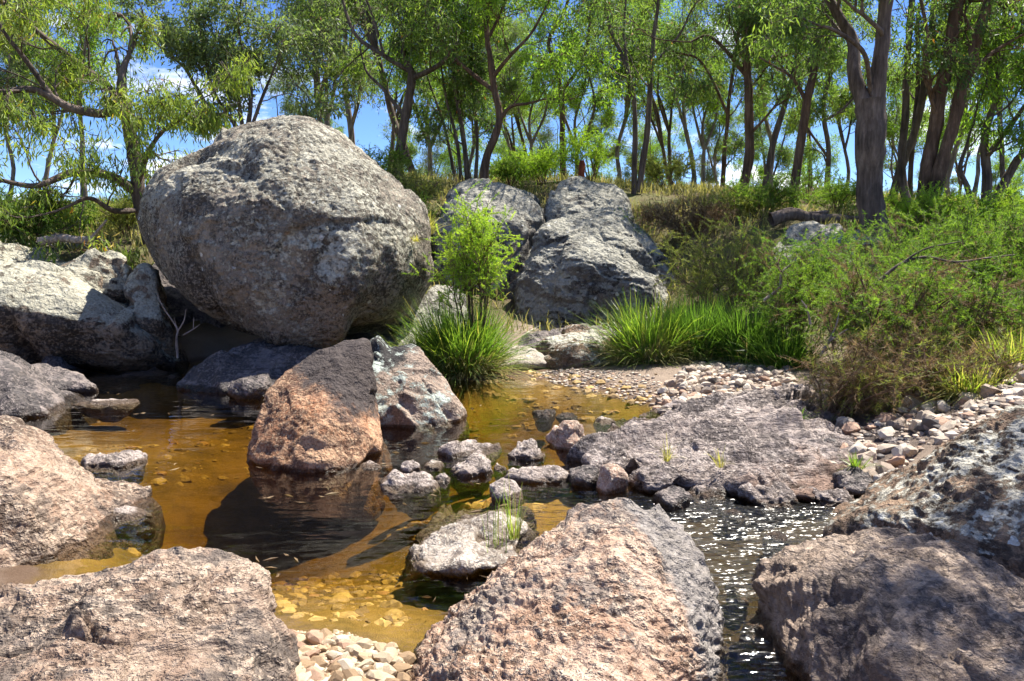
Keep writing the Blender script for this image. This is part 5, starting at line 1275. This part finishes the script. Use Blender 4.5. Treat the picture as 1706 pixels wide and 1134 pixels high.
# ---------------------------------------------------------------- dead wood
def stick(name, label, paths, mat, cat='branch'):
    mb = MB()
    for (pts, r0, r1) in paths:
        pa = catmull(pts, 6)
        tube(mb, pa, np.linspace(r0, r1, len(pa)), 7, rough=.2)
    o = paths[0][0][0]
    return tag(mb.build(name, mat, None, tuple(o)), label, cat)
def pw(lst, d): return [P(a[0], a[1], d + (a[2] if len(a) > 2 else 0)) for a in lst]
stick('dead_twig', 'bare forked white twig standing in the shade below the huge boulder',
      [(pw([(296, 596), (294, 565), (296, 550), (288, 535), (272, 512), (262, 490)], 9.3), .016, .005), (pw([(296, 552), (306, 535), (310, 515)], 9.3), .01, .004), (pw([(305, 558), (322, 548), (333, 540)], 9.3), .008, .003), (pw([(322, 548), (323, 528)], 9.3), .005, .003), (pw([(293, 540), (290, 528)], 9.3), .005, .003)], M['deadwood'], 'twig')
stick('driftwood_log', 'weathered grey driftwood lying on the left bank rocks', [(pw([(66, 402), (100, 396), (130, 400), (160, 398)], 11.9), .07, .05), (pw([(100, 396), (92, 388)], 11.9), .03, .015)], M['deadwood'], 'log')
stick('dead_branch', 'pale stick leaning up beside the driftwood', [(pw([(152, 398), (166, 380), (178, 366)], 11.8), .025, .015)], M['deadwood'])
stick('fallen_log', 'dark fallen log below the dark brown gum trunk', [(pw([(1285, 366), (1320, 356), (1350, 362), (1400, 364), (1440, 368)], 14.2), .13, .06), (pw([(1340, 358), (1380, 352)], 14.2), .05, .03)], M['bark'], 'log')
pm = MB()
pb = P(968, 306, 17.6)
tube(pm, [pb + [0, 0, -.2], pb + [.0, 0, .2], pb + [.02, 0, .42], pb + [.02, 0, .5]], [.075, .075, .07, .045], 7, rough=.2)
tag(pm.build('stump_post', M['post'], None, tuple(pb)), 'short rust-red wooden post on top of the bank', 'post')
stick('dead_branch', 'bleached crooked branch rising from the rushes on the right', [(pw([(1272, 500), (1298, 480), (1302, 455), (1318, 440), (1330, 425)], 9.3), .02, .008), (pw([(1302, 455), (1296, 440)], 9.3), .01, .005), (pw([(1318, 440), (1310, 425), (1312, 415)], 9.3), .008, .004)], M['deadwood'])
stick('dead_branch', 'long grey bare branch reaching right over the green bushes', [(pw([(1455, 475), (1500, 440), (1540, 428), (1590, 436), (1640, 430), (1690, 424)], 7.6), .018, .006), (pw([(1500, 440), (1540, 415), (1600, 402)], 7.6), .012, .005), (pw([(1590, 436), (1620, 450), (1632, 456)], 7.6), .01, .004)], M['bark'])
stick('dead_branch', 'pale bare twigs sticking up through the flood-swept bush', [(pw([(1366, 594), (1380, 570), (1400, 556), (1412, 548)], 6.9), .012, .005), (pw([(1374, 580), (1392, 545), (1398, 520)], 6.9), .01, .004)], M['deadwood'])
stick('dead_branch', 'short grey snag at the left side of the flood-swept bush', [(pw([(1350, 540), (1345, 515), (1335, 500)], 7.2), .012, .004)], M['deadwood'])
stick('dead_branch', 'thin trailing branch drooping into the gully stones', [(pw([(1480, 655), (1530, 660), (1555, 690), (1600, 708)], 6.5), .012, .005)], M['twig'])
stick('dead_branch', 'weathered pale branch caught at the right edge of the bushes', [(pw([(1600, 530), (1650, 527), (1706, 524), (1740, 526)], 7.9), .022, .014)], M['deadwood'])
